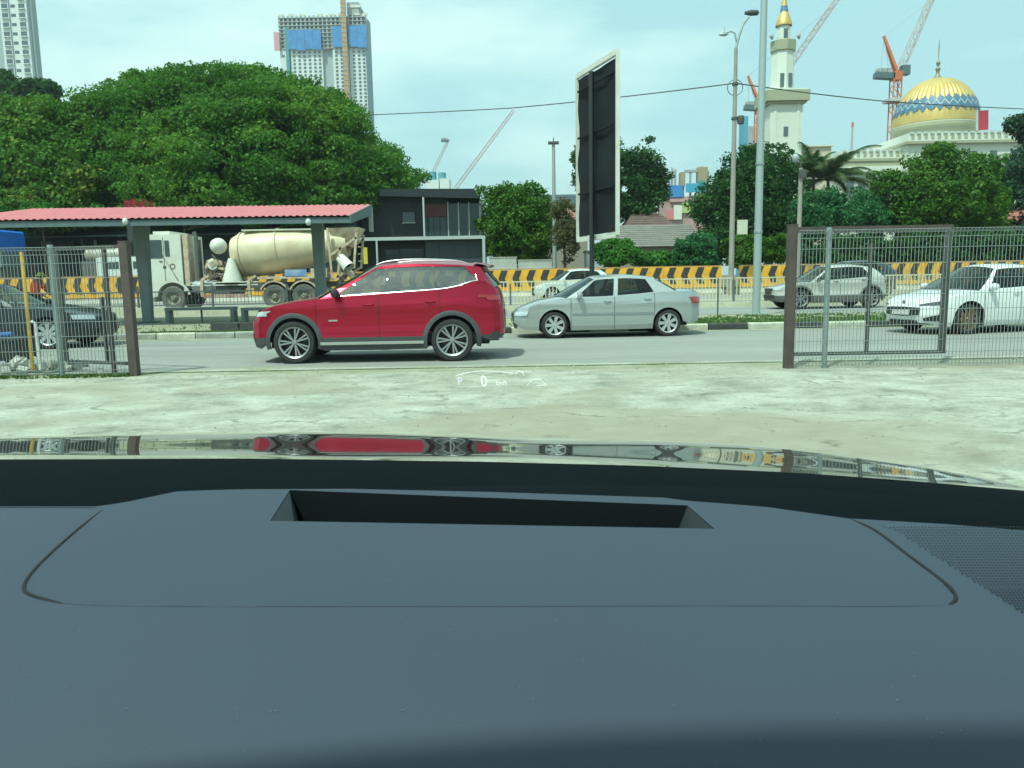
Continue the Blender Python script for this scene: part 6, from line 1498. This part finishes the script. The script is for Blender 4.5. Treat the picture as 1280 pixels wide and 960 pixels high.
# windscreen
WSG = glassmat('tinted windscreen', (.79, 1.0, .95), .22, ior=1.45)
def scr(u, v):      # u -1..1 across, v 0..1 up
    yb = 1.13 - .22 * u * u; yt = .14 - .10 * u * u; x = (1.02 - .30 * v) * u; return Vector((x, yb + (yt - yb) * v, 1.07 + .52 * v - .05 * u * u * (1 - v) + .03 * math.sin(math.pi * v)))
MB().grid([[scr(-1 + 2 * i / 24, j / 12) for j in range(13)] for i in range(25)]).build('windscreen', WSG, own, 80)
# roof, header and pillars just above the view
ROOFM = M('roof lining', (.30, .30, .28), .9)
rfm = MB(); G = []
for i in range(13):
    u = -1 + 2 * i / 12; e = scr(u, 1.0); G.append([e + Vector((0, .03, .0)), e + Vector((0, .0, .03)), Vector((e.x * 1.02, -.4, 1.68 - .05 * u * u)), Vector((e.x * 1.02, -1.6, 1.67 - .05 * u * u)), Vector((e.x * .95, -2.0, 1.55)), Vector((e.x, -2.0, 1.52)), Vector((e.x * 1.0, -1.6, 1.63 - .05 * u * u)), Vector((e.x * 1.0, -.4, 1.64 - .05 * u * u)), e + Vector((0, -.03, -.01)), e + Vector((0, .03, .0))])
rfm.grid(G).build('roof', HM, own, 40)
for s in (-1, 1):
    MB().tube([scr(s, 0) + Vector((s * .02, .05, -.05)), scr(s, .5) + Vector((s * .03, 0, 0)), scr(s, 1) + Vector((s * .02, 0, .0)), Vector((s * .68, -.5, 1.60))], [.05, .045, .05, .05], 10).build('windscreen_pillar', M('pillar trim', (.05, .055, .06), .7), own, 60)
    MB().bb((s * .80, -2.0, .35), (s * .88, 1.0, .98)).build('side_panel', HM, own)
MB().bb((-.78, -2.0, .35), (.78, .2, .42)).build('floor', DARKIN, own)
# dashboard
def dash_mat(name, col, bump=.12):
    m = bpy.data.materials.new(name); m.use_nodes = True; t = m.node_tree; b = t.nodes['Principled BSDF']; b.inputs['Base Color'].default_value = (*col, 1); b.inputs['Roughness'].default_value = .62
    b.inputs['Specular IOR Level'].default_value = .45
    tcn = nn(t, 'ShaderNodeTexCoord'); n2 = nn(t, 'ShaderNodeTexVoronoi'); n2.inputs['Scale'].default_value = 900; t.links.new(tcn.outputs['Object'], n2.inputs['Vector'])
    bn = nn(t, 'ShaderNodeBump'); bn.inputs['Strength'].default_value = bump; bn.inputs['Distance'].default_value = .0006; t.links.new(n2.outputs['Distance'], bn.inputs['Height']); t.links.new(bn.outputs['Normal'], b.inputs['Normal'])
    n3 = nn(t, 'ShaderNodeTexNoise'); n3.inputs['Scale'].default_value = 3.2; n3.inputs['Detail'].default_value = 4; t.links.new(tcn.outputs['Object'], n3.inputs['Vector'])
    mr = nn(t, 'ShaderNodeMapRange'); mr.inputs['To Min'].default_value = .52; mr.inputs['To Max'].default_value = .72; t.links.new(n3.outputs['Fac'], mr.inputs['Value']); t.links.new(mr.outputs['Result'], b.inputs['Roughness'])
    # faint dusty patches, with purplish reflections painted into the colour
    r = nn(t, 'ShaderNodeValToRGB'); r.color_ramp.elements[0].color = (col[0] * .98, col[1] * .85, col[2] * .88, 1); r.color_ramp.elements[1].color = (col[0] * 1.0, col[1] * 1.16, col[2] * 1.12, 1); t.links.new(n3.outputs['Fac'], r.inputs['Fac']); t.links.new(r.outputs['Color'], b.inputs['Base Color'])
    return m
DM = dash_mat('soft dashboard', (.036, .050, .075)); DM2 = dash_mat('dash crease highlight', (.034, .047, .071)); DSEAM = M('dash seam', (.008, .009, .01), .8)
ZD = 1.165
def dz(x, y):
    """height of the dashboard top"""
    z = ZD
    f = max(0, .50 - y); z -= .16 * f + .55 * f * f                   # front face slopes down to the driver
    z -= .012 * sstep(.36, .80, abs(x + .02)) + .02 * sstep(.45, .9, x)
    return z
def PD(px, py):
    """point where the ray of a pixel meets the dashboard"""
    d = ray(px, py); lo, hi = .12, 1.3
    for _ in range(34):
        mid = (lo + hi) / 2; q = EYE + d * (mid / d.y)
        if q.z > dz(q.x, q.y): lo = mid
        else: hi = mid
    return EYE + d * (lo / d.y)
def inset(p_, dz_): return Vector((p_.x, p_.y, p_.z + dz_))
back_y = lin([(-300, 634), (0, 633), (124, 633), (160, 627), (222, 614), (300, 611.5), (420, 611), (620, 615), (860, 622), (960, 634), (1060, 648), (1180, 655), (1280, 663), (1500, 690)])
def recess_in(px, py):  # opening of the head-up display
    if not 338 < px < 893: return False
    top = 613 + (px - 362) * .0345; bot = 651 + (px - 338) * .018; return top < py < bot
# structured grid in pixel-like columns, physical heights from dz
px_cols = sorted(set(list(range(-420, 1701, 20)) + [338, 893]))
rows_def = []
def col_rows(px):
    b = back_y(px); top = max(b + 1.2, 613.4 + (px - 362) * .0345); bot = max(top + 1, 651 + (px - 338) * .018)
    ys = [b, top] + [top + (bot - top) * k / 4 for k in (1, 2, 3, 4)] + [bot + (1050 - bot) * (k / 26) ** 1.1 for k in range(1, 27)] + [1150, 1300]
    return ys
def shear(px, j):
    s = lin([(278, 0), (338, 24), (893, -34), (953, 0)])(px); return s * max(0, 1 - max(0, j - 1) / 4) if j < 5 else 0
pts = [[PD(px + shear(px, j), y) for j, y in enumerate(col_rows(px))] for px in px_cols]
m = MB(); vs = [p_ for r in pts for p_ in r]; n_ = len(pts[0]); fs = []
for i in range(len(px_cols) - 1):
    for j in range(n_ - 1):
        if 1 <= j < 5 and px_cols[i] >= 338 and px_cols[i + 1] <= 893: continue
        fs.append((i * n_ + j, i * n_ + j + 1, (i + 1) * n_ + j + 1, (i + 1) * n_ + j))
m.add(vs, fs)
# back lip turning down
bl_ = [[r[0], r[0] + Vector((0, .006, -.004)), r[0] + Vector((0, .012, -.02)), r[0] + Vector((0, .015, -.14))] for r in pts]
m.grid(bl_, flip=False); dsh = m.build('dashboard', DM, own, 70)
# recess: slanting cheeks, dark trough
i0, i1 = px_cols.index(338), px_cols.index(893); TL, BL, TR_, BR_ = pts[i0][1], pts[i0][5], pts[i1][1], pts[i1][5]
def lerp(a, b, t): return a + (b - a) * t
tl2, tr2 = lerp(TL, TR_, .018), lerp(TL, TR_, .978)
bl2, br2 = lerp(BL, BR_, .062), lerp(BL, BR_, .925)
dn = Vector((0, .0, -.055))
ck = MB(); ck2 = MB(); ck.add([TL + Vector((0, 0, -.0008)), BL + Vector((0, 0, -.0008)), bl2 + dn * .5, tl2 + dn * .5], [(0, 1, 2, 3)]); ck2.add([TR_ + Vector((0, 0, -.0008)), BR_ + Vector((0, 0, -.0008)), br2 + dn * .5, tr2 + dn * .5], [(3, 2, 1, 0)]); ck.build('display_cheek', M('recess cheek', (.028, .036, .042), .7), dsh); ck2.build('display_cheek', MATS['recess cheek'], dsh)
tro = MB(); e = Vector((0, 0, -.0005))
for a, b in ((TL, TR_), (BL, BR_)):
    n__ = 18; ia = [pts[i][1] if a is TL else pts[i][5] for i in range(i0, i1 + 1)]
    for p0, p1 in zip(ia[:-1], ia[1:]): tro.add([p0 + e, p1 + e, p1 + dn, p0 + dn], [(0, 1, 2, 3)])
tro.add([bl2 + dn * .5, tl2 + dn * .5, tl2 + dn, bl2 + dn], [(0, 1, 2, 3)]); tro.add([br2 + dn * .5, tr2 + dn * .5, tr2 + dn, br2 + dn], [(0, 1, 2, 3)])
tro.add([TL + dn, TR_ + dn, BR_ + dn, BL + dn], [(0, 1, 2, 3)]); tro.build('display_trough', M('trough black', (.005, .008, .010), .7, spec=.2), dsh)
MB().add([lerp(TL, TR_, .09) + dn * .85, lerp(TL, TR_, .90) + dn * .85, lerp(BL, BR_, .90) + dn * .85, lerp(BL, BR_, .09) + dn * .85], [(0, 1, 2, 3)]).build('display_lens', M('display lens', (.008, .010, .012), .12), dsh)
# thin dark lines for the cover seams; one extra line draws the crease highlight
def cover_line(pp, w=.0016, mt=None):
    c = [PD(a, b) for a, b in pp]; out = []
    for i in range(len(c) - 1):
        for k in range(8):
            t = k / 8; p0, p1, p2, p3 = c[max(i - 1, 0)], c[i], c[i + 1], c[min(i + 2, len(c) - 1)]
            out.append(.5 * ((2 * p1) + (p2 - p0) * t + (2 * p0 - 5 * p1 + 4 * p2 - p3) * t * t + (3 * p1 - p0 - 3 * p2 + p3) * t ** 3))
    out.append(c[-1]); out = [Vector((q.x, q.y, dz(q.x, q.y) - w * .22)) for q in out]
    n_ = len(out); MB().tube(out, [w * min(1, .35 + 6 * min(k, n_ - 1 - k) / n_) for k in range(n_)], 6).build('cover_seam_highlight', mt or DSEAM, dsh, 60)
cover_line([(128, 637), (90, 668), (55, 700), (34, 724), (31, 738), (44, 746), (78, 754)])
cover_line([(1062, 648), (1095, 664), (1135, 694), (1170, 720), (1192, 740), (1194, 750), (1186, 756)])
cover_line([(78, 754), (140, 757), (300, 758), (640, 758), (900, 757), (1100, 758), (1186, 756)], .0005, DM2)  # thread of dash material put in as the soft crease highlight
cover_line([(-60, 634), (0, 634.5), (60, 634.5), (126, 635)], .0009)
# speaker grille at the right
gr = MB(); base = [PD(1102, 656), PD(1340, 672), PD(1340, 812), PD(1300, 780)]
cgr = MB(); up = Vector((0, 0, .0006)); cgr.add([b_ + up for b_ in base], [(0, 1, 2, 3)]); cgr.build('speaker_plate', M('speaker plate', (.038, .056, .080), .6), dsh)
dots = []
for i in range(60):
    for j in range(46):
        px, py = 1104 + i * 4.4 + (j % 2) * 2.2, 660 + j * 3.4
        # inside the grille quad
        if px < 1108 + (py - 657) * 1.55 or px > 1330: continue
        dots.append(PD(px, py))
for q in dots: r_ = .0008; gr.box((q.x, q.y, dz(q.x, q.y) + .0009), (r_ * 1.5, r_ * 1.9, .0003))
if gr.v: g_ = gr.build('speaker_holes', M('speaker hole', (.022, .030, .040), .9), dsh); g_['kind'] = 'stuff'
# head-up display symbols reflected in the windscreen
HUDM = M('head up light', (0, 0, 0), .5, emit=((.86, 1.0, .95), .85)); HUDV = M('head up violet light', (0, 0, 0), .5, emit=((.80, .84, 1.0), .75))
def on_glass(px, py):
    d = ray(px, py); lo, hi = .1, 1.4
    for _ in range(30):
        mid = (lo + hi) / 2; q = EYE + d * (mid / d.y); v = (1.13 - q.y) / .99; zg = 1.07 + .52 * v + .03 * math.sin(math.pi * max(0, min(1, v)))
        if q.z < zg: lo = mid
        else: hi = mid
    return EYE + d * (((lo + hi) / 2 - .01) / d.y)
hq = on_glass(600, 478); hud = bpy.data.objects.new('head_up_readout', None); COL.objects.link(hud); hud.parent = own; hud.location = hq
def glyph(txt, px, py, hpx, mat, wscale=1.0, name='head_up_digit'):
    cu = bpy.data.curves.new(name, 'FONT'); cu.body = txt; cu.size = 1; cu.align_x = 'CENTER'; cu.align_y = 'CENTER'; o = bpy.data.objects.new(name, cu); COL.objects.link(o)
    dg = bpy.context.evaluated_depsgraph_get(); me = bpy.data.meshes.new_from_object(o.evaluated_get(dg)); bpy.data.objects.remove(o); me.materials.clear(); me.materials.append(mat)
    c = on_glass(px, py); s = hpx / FPX * (c - EYE).length / .70; o = bpy.data.objects.new(name, me); COL.objects.link(o); o.parent = hud
    X = CR @ Vector((1, 0, 0)); Yv = Vector((0, -.88, .47)).normalized(); X = Vector((1, 0, 0)); Z_ = X.cross(Yv)
    k = 1 / max(.3, abs((CR @ Vector((0, 1, 0))).dot(Yv)))
    o.matrix_local = Matrix.Translation(c - hq) @ Matrix((X, Yv, Z_)).transposed().to_4x4() @ Matrix.Diagonal((s * wscale, s * k, s, 1)); return o
glyph('P', 575, 477, 9.5, HUDV); glyph('0', 605, 477, 13, HUDM, .9); glyph('km/h', 627, 479, 6, HUDM, .8)
def hline(pp, w, mat, name): MB().tube([on_glass(a, b) - hq for a, b in pp], w, 5).build(name, mat, hud)
hline([(570, 470), (580, 466.5), (595, 464), (612, 463.5), (630, 465), (642, 467)], .0003, HUDM, 'head_up_arc')
hline([(645, 467), (648, 464), (653, 465), (655, 470)], .0003, HUDM, 'head_up_wheel_icon')
hline([(659, 481), (663, 477), (668, 474), (676, 474), (680, 478), (683, 481), (671, 482)], .00025, HUDM, 'head_up_car_icon')

# stray dust flecks on the dashboard
m = MB()
for k in range(150):
    q = PD(RNG.uniform(20, 1260), RNG.uniform(665, 955)); s_ = RNG.uniform(.00015, .0005); a = RNG.uniform(0, 3); m.box((q.x, q.y, q.z + .0005), (s_ * RNG.uniform(1, 4), s_, .0001), (0, 0, a))
tag(m.build('dust_fleck', M('dust', (.14, .16, .17), .9), own), kind='stuff')
# ================================================================== thin daytime haze
HZ = bpy.data.materials.new('haze air'); HZ.use_nodes = True; t = HZ.node_tree; t.nodes.clear(); hv = nn(t, 'ShaderNodeVolumePrincipled'); ho = nn(t, 'ShaderNodeOutputMaterial')
hv.inputs['Color'].default_value = (.93, .97, 1, 1); hv.inputs['Density'].default_value = .00028; hv.inputs['Anisotropy'].default_value = .2; t.links.new(hv.outputs[0], ho.inputs['Volume'])
hz_o = MB().bb((-3600, -3600, -1.2), (3600, 3600, 260)).build('haze', HZ); hz_o['kind'] = 'stuff'; hz_o['label'] = 'thin pale daytime haze over the whole scene'
